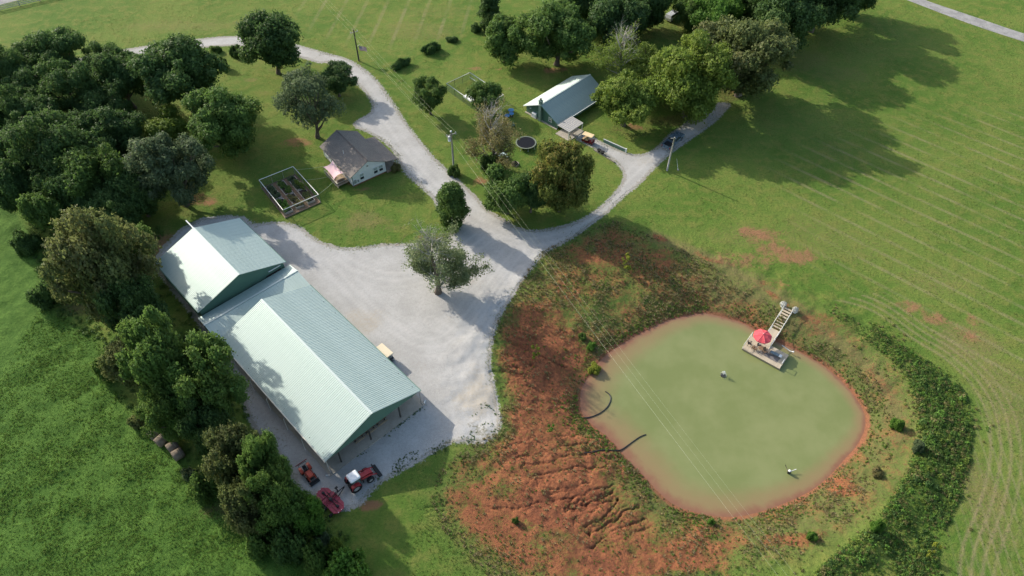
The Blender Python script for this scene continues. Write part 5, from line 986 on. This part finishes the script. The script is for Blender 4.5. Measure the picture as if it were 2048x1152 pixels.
q = G(1030, 325, .4); fp = thing('fire_pit', 'small dark pyramid-shaped fire pit cover near the picnic table', 'fire pit', (q[0], q[1], 0), R(30)); MB().box((0, 0, .45), (1.3, 1.3, .75), taper=.12).build('cover', M('dark_cover', (.05, .042, .036), .8), fp); MB().ring((0, 0), .55, .8, 0, .12, 14).build('stone_ring', CONC, fp)
q = G(1024, 252, .3); bn = thing('garden_bench', 'low green bench on the lawn below the blue tables', 'bench', (q[0], q[1], 0), R(35)); MB().box((0, 0, .42), (1.3, .4, .06)).build('seat', GREENW, bn); MB().box((0, .2, .68), (1.3, .05, .35)).build('backrest', GREENW, bn)
for s in (-1, 1): MB().box((s * .5, 0, .2), (.07, .36, .4)).build('leg', STEEL, bn)
q = G(1068.5, 231, .4); ac = thing('air_conditioner', 'white outdoor air-conditioning unit beside the green house gable', 'air conditioner', (q[0], q[1], 0), CY); MB().bbox((0, 0, .55), (.5, 1.1, .95), .04).build('case', GWHITE, ac); MB().ring((0, 0), .3, .36, -.02, .02, 18).build('fan_grille', CER, ac, loc=(-.26, .15, .55), rot=(0, R(90), 0)); MB().box((0, 0, .04), (.7, 1.3, .08)).build('pad', CONC, ac)
# low fence, rail and pots beside the walk to the green house
fa_, fb_ = G(1207, 281, .4), G(1252, 301, .4); lf_ = thing('low_wall', 'low green panelled wall with a white cap along the house walk', 'wall', (0, 0, 0)); dv = fb_ - fa_; n = 8; al = math.atan2(dv[1], dv[0])
for i in range(n): c_ = fa_ + dv * (i + .5) / n; MB().box((c_[0], c_[1], .36), (np.linalg.norm(dv) / n - .03, .12, .72), rz=al).build('wall_panel', GREENW, lf_); MB().box((c_[0], c_[1], .76), (np.linalg.norm(dv) / n - .01, .2, .07), rz=al).build('cap', CER, lf_)
MB().box((fb_[0], fb_[1], .4), (.25, .25, .9), rz=al).build('end_post', TRIM, lf_)
fa_, fb_ = G(1188, 299, .15), G(1229, 324, .15); ke = thing('low_edging', 'low timber edging on the lawn side of the house walk', 'edging', (0, 0, 0)); dv = fb_ - fa_; al = math.atan2(dv[1], dv[0])
for i in range(5): c_ = fa_ + dv * (i + .5) / 5; MB().box((c_[0], c_[1], .12), (np.linalg.norm(dv) / 5 - .04, .2, .28), rz=al).build('timber', WOODG, ke)
for px, py, lb in ((1198, 303, 'black round pot on the walk edging, nearer the cart'), (1205, 307, 'black round pot on the walk edging, nearer the lane')):
    q = G(px, py, .3); o = thing('plant_pot', lb, 'pot', (q[0], q[1], .25), 0.0, 'black pots by the walk'); MB().tube([(0, 0, 0), (0, 0, .45)], [.26, .38], 14).build('pot', RUB, o); MB().ring((0, 0), .3, .42, .42, .48, 14).build('rim', RUB, o)
# picnic tables inside the open barn
for i, (y_, nm) in enumerate(((2.1, 'left'), (.2, 'middle'), (-1.7, 'right'))):
    c_, s_3 = math.cos(BY), math.sin(BY); x_ = 1.7; o = thing('folding_table', f'dark long table under the barn gable, {nm} of three', 'table', (BO[0] + c_ * x_ - s_3 * y_, BO[1] + s_3 * x_ + c_ * y_, .12), BY + R(90), 'tables under the barn roof')
    MB().box((0, 0, .74), (1.6, .75, .05)).build('top', BRW, o)
    for s in (-1, 1): MB().box((s * .6, 0, .36), (.06, .6, .72)).build('leg', BLK, o); MB().box((0, s * .62, .44), (1.6, .25, .05)).build('bench_seat', WOOD, o); MB().box((s * .5, 0, .4), (.05, 1.4, .05)).build('cross_beam', BLK, o)
# odds and ends by the barn's left wall
q = G(421, 690, .4); o = thing('propane_tank', 'small white tank beside the shed wall under the trees', 'tank', (q[0], q[1], 0), BY); MB().tube([(-.6, 0, .45), (-.5, 0, .45), (.5, 0, .45), (.6, 0, .45)], [.12, .3, .3, .12], 14).build('tank', GWHITE, o); MB().box((-.35, 0, .1), (.1, .5, .2)).box((.35, 0, .1), (.1, .5, .2)).build('saddle', CONC, o)
q = G(437, 694, .3); o = thing('old_tire', 'black tire with a pale hub leaning by the shed corner', 'tire', (q[0], q[1], 0), BY); MB().ring((0, 0), .22, .42, 0, .24, 18).build('tread', RUB, o); MB().ring((0, 0), .16, .23, .06, .2, 16).build('hub_ring', GWHITE, o)
# far board fence in the corner of the field
FW_ = M('fence_board', (.34, .34, .32), .85); fp_ = [G(x_, y_, 0) for x_, y_ in ((-150, 62), (-60, 38), (0, 22), (40, 12), (80, 3), (140, -10), (220, -26))]; fe = thing('board_fence', 'weathered board fence along the far road at the top left', 'fence', (0, 0, 0))
P_ = dense(np.array([p_[:2] for p_ in fp_]), 2.6, False)
for i in range(len(P_)):
    MB().box((P_[i][0], P_[i][1], .65), (.14, .14, 1.35)).build('post', FW_, fe)
    if i + 1 < len(P_):
        e_ = P_[i + 1] - P_[i]; c_ = (P_[i] + P_[i + 1]) / 2
        for z_ in (.35, .75, 1.15): MB().box((c_[0], c_[1], z_), (np.linalg.norm(e_), .05, .16), rz=math.atan2(e_[1], e_[0])).build('board', FW_, fe)
# fallen branches at the yard edge
for px, py, lb, a_ in ((790, 492, 'thin fallen red-brown branch at the gravel edge', .3), (915, 455, 'pale dead branch lying by the dense round-topped tree', .9)):
    q = GP(px, py); mb = MB(); rr = np.random.default_rng(px); limb(mb, np.array([0, 0, .1]), np.array([math.cos(a_), math.sin(a_), .08]), 2.2, .05, 2, rr, .5, 3, 4, .6, .02); tag(mb.build('fallen_branch', BARE if px > 800 else M('red_branch', (.26, .14, .11), .9), loc=(q[0], q[1], q[2])), lb, 'branch')
# ------------------------------------------------------------------ trees: base pixel surveyed on the ground, top row, crown width
# (label, base x, base y, top y, crown width, kind, leaf colour)
WL = 'trees of the woodland on the left'
for row in [
 ('tall dark full-crowned tree standing alone left of the far drive', 558, 148, -6, 122, 'round1', 'dark', 'trees along the far drive'),
 ('broad spreading dark oak above the silvery tree, trunk visible', 352, 222, 42, 176, 'tall0', 'dark', WL),
 ('very dark small-crowned tree with a slanting bare trunk', 232, 218, 72, 118, 'tall0', 'dark', WL),
 ('twin-topped dark tree at the upper left against the far field', 100, 165, 27, 128, 'oak1', 'dark', WL),
 ('dark tree cut off by the left edge near the top', 4, 205, 60, 100, 'oak3', 'dark', WL),
 ('rounded grey-green tree below the twin-topped tree', 128, 245, 96, 118, 'loose0', 'dark', WL),
 ('dark tree right of the twin-topped tree by the drive', 205, 180, 66, 96, 'oak3', 'dark', WL),
 ('loose grey-green tree with a bare trunk behind the white cottage', 636, 276, 108, 118, 'sparse', 'silver', None),
 ('small dark tree overhanging the drive bend', 680, 192, 122, 78, 'loose0', 'dark', None),
 ('wide yellowish dark tree left of the cottage lawn', 440, 305, 158, 150, 'oak1', 'mid', WL),
 ('low yellow-green tree in front of the broad dark oak', 325, 285, 208, 95, 'round0', 'yellow', WL),
 ('silvery blue-green tree behind the garage barn', 335, 412, 238, 148, 'loose1', 'silver', WL),
 ('tall mid-green tree left of the silvery tree', 180, 415, 250, 150, 'oak0', 'mid', WL),
 ('large dark crown in the middle of the left woodland', 95, 385, 192, 168, 'oak3', 'dark', WL),
 ('dark tree at the left edge halfway down the woodland', 20, 370, 225, 140, 'oak2', 'dark', WL),
 ('dark tree between the large dark crown and the slanting trunk', 220, 325, 200, 128, 'oak1', 'dark', WL),
 ('dark green tree at the left edge below the others by the field', 18, 430, 300, 92, 'round1', 'dark', WL),
 ('dark narrow tree next to the field, left of the huge brownish tree', 82, 470, 338, 92, 'round0', 'mid', WL),
 ('dark tree filling the gap behind the huge brownish tree', 150, 440, 290, 120, 'oak2', 'dark', WL),
 ('huge brownish-green spreading tree left of the garage barn', 176, 640, 366, 200, 'oak3', 'rust', WL),
 ('green tree behind the huge brownish one near the barn corner', 250, 560, 440, 110, 'round1', 'mid', WL),
 ('dark pointed tree below the huge brownish tree', 262, 700, 522, 116, 'oak1', 'dark', WL),
 ('tall green tree beside the long barn\'s far corner', 310, 815, 578, 164, 'oak2', 'mid', WL),
 ('brownish tree left of the tall tree by the barn corner', 250, 770, 640, 112, 'oak0', 'rust', WL),
 ('spreading green tree leaning over the barn\'s left eave', 405, 850, 668, 150, 'loose0', 'mid', WL),
 ('dark bushy tree above the hay bales', 322, 872, 745, 108, 'oak3', 'mid', WL),
 ('dark tree between the hay bales and the barn track', 408, 905, 778, 100, 'oak2', 'dark', WL),
 ('olive tree beside the barn track, below the middle of the barn', 462, 975, 838, 126, 'oak0', 'rust', WL),
 ('green tree beside the small orange-red tractor', 512, 1000, 838, 92, 'oak1', 'mid', WL),
 ('dark tree left of the rotary mower', 545, 1052, 918, 112, 'oak3', 'mid', WL),
 ('small bright green tree touching the rotary mower', 602, 1062, 964, 78, 'round0', 'bright', WL),
 ('olive tree on the field side, bottom of the treeline', 480, 1065, 940, 104, 'oak2', 'rust', WL),
 ('dark tree deep in the left woodland, right of the left-edge tree', 62, 300, 175, 110, 'oak0', 'dark', WL),
 ('mid-green tree deep in the woodland below the slanting trunk', 165, 345, 225, 110, 'oak2', 'mid', WL),
 ('dark tree under the twin-topped tree at the left edge', 45, 235, 120, 100, 'oak1', 'dark', WL),
 ('dark tree right of the rounded grey-green tree in the woodland', 205, 265, 150, 100, 'oak0', 'dark', WL),
 ('dark tree at the left edge below the twin-topped tree', 12, 290, 150, 100, 'oak3', 'dark', WL),
 ('dark bluish tree left of the tall mid-green tree', 110, 330, 205, 120, 'oak1', 'dark', WL),
 ('shaded tree between the silvery tree and the garage barn corner', 262, 430, 300, 110, 'oak2', 'dark', WL),
 ('shaded tree above the dark pointed tree', 225, 470, 360, 100, 'oak0', 'dark', WL),
 ('dark tree at the top edge right behind the parked van', 1380, 14, -120, 110, 'oak1', 'dark', 'trees behind the green house'),
 ('dark tree at the top edge just left of the van', 1275, 70, -60, 84, 'oak3', 'dark', 'trees behind the green house'),
 ('dark tree at the top edge above the half-bare tree', 1215, 58, -80, 100, 'oak2', 'dark', 'trees behind the green house'),
 ('dark tree half covering the parked van from the left', 1306, 54, -60, 74, 'oak0', 'dark', 'trees behind the green house'),
 ('green tree half covering the parked van from the right', 1392, 66, -40, 76, 'oak3', 'mid', 'trees behind the green house'),
 ('dark tree at the top edge above the large yellow-green oak', 1470, 40, -110, 110, 'oak2', 'dark', 'trees behind the green house'),
 ('dense bright green egg-shaped tree at the drive fork', 906, 456, 346, 70, 'column', 'mid', None),
 ('dense round glossy-leaved tree in the grass island', 1012, 428, 316, 104, 'round0', 'mid', None),
 ('large orange-tinged tree beside the trampoline', 1120, 420, 252, 130, 'oak0', 'orange', None),
 ('small dark tree behind the orange-tinged tree, right of the round one', 1062, 425, 330, 70, 'round1', 'dark', None),
 ('small open lawn tree left of the dog pen', 862, 228, 146, 70, 'loose0', 'mid', None),
 ('young dense tree growing inside the dog pen', 970, 222, 150, 68, 'round1', 'mid', None),
 ('neat oval maple behind the dog pen with a thin trunk', 1012, 124, 2, 94, 'round0', 'mid', None),
 ('broad feathery tree behind the green house', 1118, 128, -25, 150, 'oak1', 'mid', 'trees behind the green house'),
 ('bright yellow-green shade tree in front of the green house gable end', 1246, 252, 128, 136, 'tall0', 'yellow', None),
 ('yellow-green oak beside the half-bare tree behind the green house', 1310, 185, 75, 130, 'oak0', 'yellow', 'trees behind the green house'),
 ('large yellow-green oak in the middle of the big grove', 1392, 234, 36, 170, 'oak3', 'yellow', 'trees behind the green house'),
 ('tallest grey-green oak at the right of the big grove', 1500, 190, -10, 196, 'oak1', 'rust', 'trees behind the green house'),
 ('dark green tree low at the front of the big grove', 1358, 214, 105, 104, 'oak2', 'mid', 'trees behind the green house'),
 ('dark tree behind the half-bare tree near the top edge', 1235, 105, -35, 120, 'round1', 'dark', 'trees behind the green house'),
 ('dark tree left of the parked van at the top edge', 1300, 60, -70, 90, 'oak2', 'dark', 'trees behind the green house'),
 ('bright tree right of the parked van at the top edge', 1432, 75, -50, 110, 'oak0', 'bright', 'trees behind the green house'),
 ('dark tree in the upper grove touching the mown field', 1572, 112, -60, 130, 'round1', 'dark', 'trees behind the green house'),
 ('tall dark tree at the top edge, right end of the grove', 1655, 62, -120, 150, 'oak3', 'dark', 'trees behind the green house'),
 ('dark tree at the top edge between the tall oak and the right end', 1530, 60, -100, 120, 'oak1', 'dark', 'trees behind the green house'),
 ('dark narrow evergreen behind the oval maple', 982, 62, -40, 52, 'column', 'dark', None),
 ('dark tree at the top edge above the green house', 1165, 50, -90, 120, 'oak3', 'dark', 'trees behind the green house'),
 ('last tree at the top edge left of the grey lane', 1725, 28, -120, 110, 'oak2', 'dark', 'trees behind the green house')]:
    lb, bx, by, ty, wpx, pr, mt, gr = row; wpx *= 1.03 if gr == WL else 1.05; tree('shade_tree', lb, 'tree', bx, by, ty, wpx, pr, mt, group=gr, cx=bx if gr in (WL, 'trees behind the green house') else None)
dying_tree('half-bare tree with grey twigs standing in the gravel yard', 876, 588, 446, 136, 11, 1.25, 'sage')
dying_tree('half-bare grey tree on the lawn between pole and trampoline', 986, 338, 198, 104, 5, .7, 'weed')
dying_tree('half-bare grey tree beside the far corner of the green house', 1236, 182, 40, 104, 8, .6, 'yellow')
# shrubs
for lb, bx, by, ty, wpx, pr, mt in [
 ('dark clipped hedge clump nearest the drive', 802, 134, 112, 46, 'bush0', 'dark'), ('dark clipped hedge clump, middle of the row', 864, 104, 80, 50, 'bush1', 'dark'), ('smallest hedge clump at the far end of the row', 904, 82, 70, 24, 'bush0', 'dark'), ('lone dark bush beyond the hedge row by the oval maple', 952, 62, 42, 24, 'bush1', 'dark'),
 ('bush at the foot of the transformer pole', 909, 350, 322, 26, 'bush0', 'mid'), ('dark bush under the half-bare lawn tree', 984, 340, 296, 46, 'bush1', 'dark'), ('round shrub in the far orchard lawn by the drive', 475, 112, 82, 28, 'bush0', 'dark'), ('slim shrub left of the round orchard shrub', 448, 136, 106, 20, 'bush1', 'dark'), ('pale shrub under the left of the orchard row', 432, 104, 86, 24, 'bush0', 'mid'),
 ('round green bush on the dam at the right of the pond', 1790, 856, 832, 26, 'bush0', 'bright'), ('pale spiky plant at the edge of the thicket', 1832, 900, 880, 26, 'bush1', 'silver'), ('yellow-green bush where the thicket ends at the bottom', 1750, 1058, 1038, 26, 'bush0', 'bright'), ('small green bush on the lower pond bank', 1622, 1076, 1064, 22, 'bush1', 'bright'), ('grey-green bush on the right pond bank', 1752, 948, 936, 26, 'bush0', 'weed'),
 ('bright bush at the bottom left end of the treeline', 640, 1130, 1085, 60, 'bush0', 'mid'), ('largest leafy bush at the bottom of the treeline', 700, 1150, 1105, 96, 'bush1', 'bright'), ('pale green bush in the bottom treeline gap', 648, 1098, 1070, 44, 'bush1', 'silver'), ('yellowish bush beside the pale bush, bottom treeline', 672, 1105, 1075, 40, 'bush0', 'yellow'), ('dark bush below the mower, bottom treeline', 590, 1110, 1050, 70, 'bush1', 'dark'), ('green bush on the field edge of the bottom treeline', 540, 1090, 1040, 84, 'bush0', 'mid'),
 ('silvery weed bush right of the hay bales', 384, 955, 936, 36, 'bush0', 'silver'), ('bush under the olive treeline tree', 420, 985, 940, 70, 'bush1', 'mid'), ('bush beside the upper hay bale', 286, 846, 820, 44, 'bush0', 'rust'), ('undergrowth bush below the dark pointed tree', 235, 745, 690, 70, 'bush1', 'mid'), ('undergrowth bush by the barn track, upper', 455, 905, 850, 60, 'bush0', 'mid'), ('undergrowth bush near the shed wall', 385, 735, 690, 56, 'bush1', 'dark'),
 ('field-edge bush at the foot of the huge brownish tree', 108, 600, 545, 70, 'bush0', 'dark'), ('field-edge bush left below the dark narrow tree', 60, 500, 455, 56, 'bush1', 'dark'), ('porch bush at the right corner of the white cottage', 792, 341, 322, 20, 'bush0', 'weed'), ('small tuft on the pond shore below the power lines', 1422, 1046, 1037, 15, 'bush0', 'bright'), ('small bush on the bare lower bank', 1031, 1044, 1034, 14, 'bush1', 'mid'), ('bright tuft at the left pond shore', 1188, 742, 728, 30, 'bush1', 'lime'), ('green tuft on the upper left bank', 1165, 676, 664, 18, 'bush0', 'mid'), ('green tuft left of the shore weeds', 1182, 696, 684, 20, 'bush1', 'bright')]:
    tree('shrub', lb, 'shrub', bx, by, ty, wpx, pr, mt, group='shrubs', rz=R(38) if 'clipped' in lb else None, depth=.42 if 'clipped' in lb else 1.0)
for lb, bx, by, ty, wpx, mt in [('spindly yellow sapling on the shaded upper bank', 1250, 545, 506, 26, 'lime'), ('small yellow-green sapling on the left bank', 1070, 716, 690, 26, 'lime'), ('bright green seedling on the red left bank', 1101, 866, 848, 20, 'bright'), ('yellow-green sapling standing in the lower thicket', 1852, 1112, 1086, 24, 'lime')]:
    tree('sapling', lb, 'tree', bx, by, ty, wpx, 'sapling', mt, group='saplings')
# ------------------------------------------------------------------ ground cover
def inside(poly, n, seed, dens=None):
    r = np.random.default_rng(seed); lo, hi = poly.min(0), poly.max(0); P = r.uniform(lo, hi, (n, 2)); P = P[sdf(P, poly) < 0]
    if dens is not None: P = P[r.random(len(P)) < dens(P)]
    return P
def ground_at(P): return np.column_stack([P, terrain(P)])
def vis(P):
    d = np.column_stack([P, np.full(len(P), -CAMH)]); k = d @ _F; x = 1024 + FPX * d[:, 0] / k; y = 576 - FPX * (d @ _U) / k
    return (k > 1) & (x > -160) & (x < 2210) & (y > -90) & (y < 1260)
GT = clumps('grass', ['meadow', 'meadow', 'bright', 'meadow'], 'grass', 1); WD = clumps('weed', ['weed', 'weed', 'yellow', 'weed', 'bright'], 'leafy', 2); TH = clumps('thicket', ['mid', 'mid', 'bright', 'mid', 'yellow', 'dark', 'weed'], 'leafy', 3); ST = clumps('straw', ['straw', 'weed', 'straw'], 'grass', 4); LG = clumps('lawn', ['lawn', 'lawn', 'meadow'], 'grass', 5); DW = clumps('dark_weed', ['mid', 'dark', 'mid'], 'leafy', 6)
P = inside(np.clip(FIELD, [-75, 20], [0, 130]), 110000, 11, lambda P: .25 + .75 * sst(fbm(P[:, 0], P[:, 1], 2.5), .35, .6)); P = P[vis(P)]; z = terrain(P) + (1 - sst(sdf(P, FIELD), -.8, 1.2)) * ((fbm(P[:, 0], P[:, 1], 2.2) - .5) * .5)
scatter('meadow_grass', np.column_stack([P, z - .03]), rng.uniform(.10, .24, len(P)) * (.6 + .8 * fbm(P[:, 0], P[:, 1], 3.0)), GT, 'tall rough green grass of the hay field at lower left', 'grass')
THK = smooth(GPL([(1640,618),(1690,626),(1745,640),(1812,693),(1880,732),(1925,768),(1948,825),(1950,890),(1938,960),(1915,1020),(1890,1070),(1880,1130),(1900,1200),(1560,1240),(1620,1150),(1680,1095),(1735,1055),(1770,1010),(1800,960),(1825,900),(1832,850),(1826,800),(1808,750),(1780,722),(1740,690),(1690,655)]), 1)
P = inside(THK, 46000, 12, lambda P: .25 + .75 * sst(fbm(P[:, 0], P[:, 1], 2.4), .34, .58)); ed = -sdf(P, THK); wd = sst(ed, 0, .7); prox = sst(P[:, 1], 74, 60)
s = rng.uniform(.14, .42, len(P)) * (.3 + .7 * wd) * (.28 + .80 * prox) * (.6 + .8 * fbm(P[:, 0], P[:, 1], 2.2)); q = ground_at(P); q[:, 2] += s * .15
s *= .55 + .9 * vnoise(P[:, 0], P[:, 1], 1.3) ** 1.5 + .25 * (rng.random(len(P)) < .04) * 3; scatter('thicket', q, s, TH, 'dense green weedy thicket on the outer slope right of the pond', 'undergrowth')
BANK = GPL([(1080,505),(1150,470),(1230,440),(1300,470),(1400,515),(1480,565),(1545,610),(1600,655),(1670,690),(1740,745),(1785,810),(1800,880),(1770,950),(1720,1020),(1650,1080),(1560,1130),(1480,1180),(1200,1200),(1030,1190),(930,1120),(880,1050),(862,1000),(880,945),(930,893),(995,866),(1002,800),(982,720),(990,650),(1030,585),(1060,535)])
Pt = np.repeat(dense(THK, .5), 3, 0); Pt = Pt + rng.normal(size=Pt.shape) * 1.1; Pt = Pt[(rng.random(len(Pt)) < sst(vnoise(Pt[:, 0], Pt[:, 1], 4), .3, .7)) & (sdf(Pt, POND) > 1)]; scatter('thicket_fringe', ground_at(Pt), rng.uniform(.1, .4, len(Pt)), WD, 'paler weeds straggling along the edges of the thicket', 'weeds')
red = lambda P: 1 - .80 * (1 - sst(sdf(P, D2), -3, 2))
P = inside(BANK, 30000, 13, lambda P: sst(fbm(P[:, 0], P[:, 1], 4), .38, .62) * (.12 + .88 * red(P)) * .8); P = P[(sdf(P, POND) > .15)]
fr = inside(GPL([(860,990),(930,1000),(1000,1060),(1080,1100),(1300,1130),(1500,1100),(1560,1150),(1400,1230),(900,1230),(800,1120),(820,1040)]), 9000, 44, lambda P: .5 * sst(fbm(P[:, 0], P[:, 1], 3), .4, .6)); scatter('fringe_weeds', ground_at(fr), rng.uniform(.06, .2, len(fr)), LG, 'thin grass straggling over the red soil at the bottom', 'grass')
scatter('bank_weeds', ground_at(P), rng.uniform(.08, .26, len(P)), WD, 'low mixed weeds on the red pond bank', 'weeds')
P = inside(BANK, 40000, 14, lambda P: sst(vnoise(P[:, 0], P[:, 1], 3), .35, .7) * (.10 + .6 * red(P))); P = P[(sdf(P, POND) > .1)]
scatter('bank_straw', ground_at(P), rng.uniform(.12, .36, len(P)), ST, 'dry straw-coloured grass tufts on the pond bank', 'grass')
# rushes in a ring along the left shore
r = np.random.default_rng(21); Pd = dense(POND, .12); ang = np.arctan2(Pd[:, 1] - PC[1], Pd[:, 0] - PC[0]); P = np.repeat(Pd, 5, 0); nn = P - PC; nn /= np.linalg.norm(nn, axis=1, keepdims=True); P = P + nn * (r.gamma(2.0, .75, len(P)) + .15)[:, None] + r.normal(size=P.shape) * .2; a = np.arctan2(P[:, 1] - PC[1], P[:, 0] - PC[0])
k = (.25 + .75 * (np.cos(a - 3.3) > -.25)) * sst(vnoise(P[:, 0], P[:, 1], 3.5), .18, .5); P = P[(r.random(len(P)) < k) & (sdf(P, POND) > .1)]
YS = clumps('shore', ['yellow', 'weed', 'weed', 'yellow', 'bright'], 'leafy', 8); scatter('shore_plants', ground_at(P), r.uniform(.10, .30, len(P)), YS, 'yellow-green plants growing along the pond shore', 'shore plants')
# weeds creeping over the gravel edge, and the green strip under the barn gable
Pe = dense(GRAVEL, .16); Pe = np.repeat(Pe, 3, 0) + r.normal(size=(len(Pe) * 3, 2)) * .55; Pe = Pe[(r.random(len(Pe)) < sst(vnoise(Pe[:, 0], Pe[:, 1], 2.5), .3, .7) * .8)]
sl = dense(np.array([G(848, 812)[:2], G(668, 948)[:2]]), .08, False); sl = np.repeat(sl, 2, 0) + r.normal(size=(len(sl) * 2, 2)) * .22; sl = sl[r.random(len(sl)) < .5 * sst(vnoise(sl[:, 0], sl[:, 1], 1.2), .3, .7)]
gr_ = inside(GL([(740,960),(800,915),(860,885),(905,860),(925,880),(900,900),(850,915),(800,945),(765,970)]), 1600, 30, lambda P: sst(fbm(P[:, 0], P[:, 1], 1.6), .35, .65)); ga_ = inside(GL([(920,880),(960,800),(990,760),(1005,850),(985,880),(950,895)]), 900, 31, lambda P: sst(fbm(P[:, 0], P[:, 1], 1.6), .45, .65))
P = np.vstack([sl, gr_, ga_]); scatter('edge_grass', ground_at(Pe), r.uniform(.05, .16, len(Pe)), LG, 'grass tufts creeping over the gravel edge', 'grass'); scatter('gravel_weeds', ground_at(P), r.uniform(.07, .20, len(P)), DW, 'small weeds along the edge of the gravel yard', 'weeds')
# longer lawn grass
LAWN = GL([(-100,160),(300,-30),(900,-60),(1500,-60),(2200,80),(2200,1250),(1700,1250),(600,1250),(300,700),(0,420)])
P = inside(LAWN, 110000, 15, lambda P: .15 + .85 * sst(fbm(P[:, 0], P[:, 1], 3.0), .42, .62)); P = P[vis(P)]; P = P[(gravel_sd(P) > .3)]; P = P[sdf(P, POND) > 4]; P = P[(sdf(P, D2) > 0) | (r.random(len(P)) < .15)]; P = P[sdf(P, np.array([p_[:2] for p_ in gc])) > .1]
for L0, x_, y_, X_, Y_ in ((BO, -.3, -8.1, 49, 8.1),):
    c_, s_3 = math.cos(BY), math.sin(BY); lx = (P[:, 0] - BO[0]) * c_ + (P[:, 1] - BO[1]) * s_3; ly = -(P[:, 0] - BO[0]) * s_3 + (P[:, 1] - BO[1]) * c_; P = P[~((lx > x_) & (lx < X_) & (ly > y_) & (ly < Y_))]
scatter('lawn_grass', ground_at(P), r.uniform(.07, .17, len(P)), LG, 'short tufted grass of the lawns and mown field', 'grass')
# leaf litter and undergrowth below the left woodland
WDL = GL([(60,440),(200,420),(330,460),(310,520),(390,640),(480,790),(570,930),(640,1020),(700,1080),(760,1160),(640,1160),(520,1070),(400,965),(330,895),(240,800),(200,690),(90,620),(70,540)])
P = inside(WDL, 9000, 16, lambda P: .25 + .6 * sst(fbm(P[:, 0], P[:, 1], 3), .35, .65)); P = P[gravel_sd(P) > .2]
scatter('woodland_undergrowth', ground_at(P), r.uniform(.2, .7, len(P)), DW, 'dark leafy undergrowth beneath the left treeline', 'undergrowth')
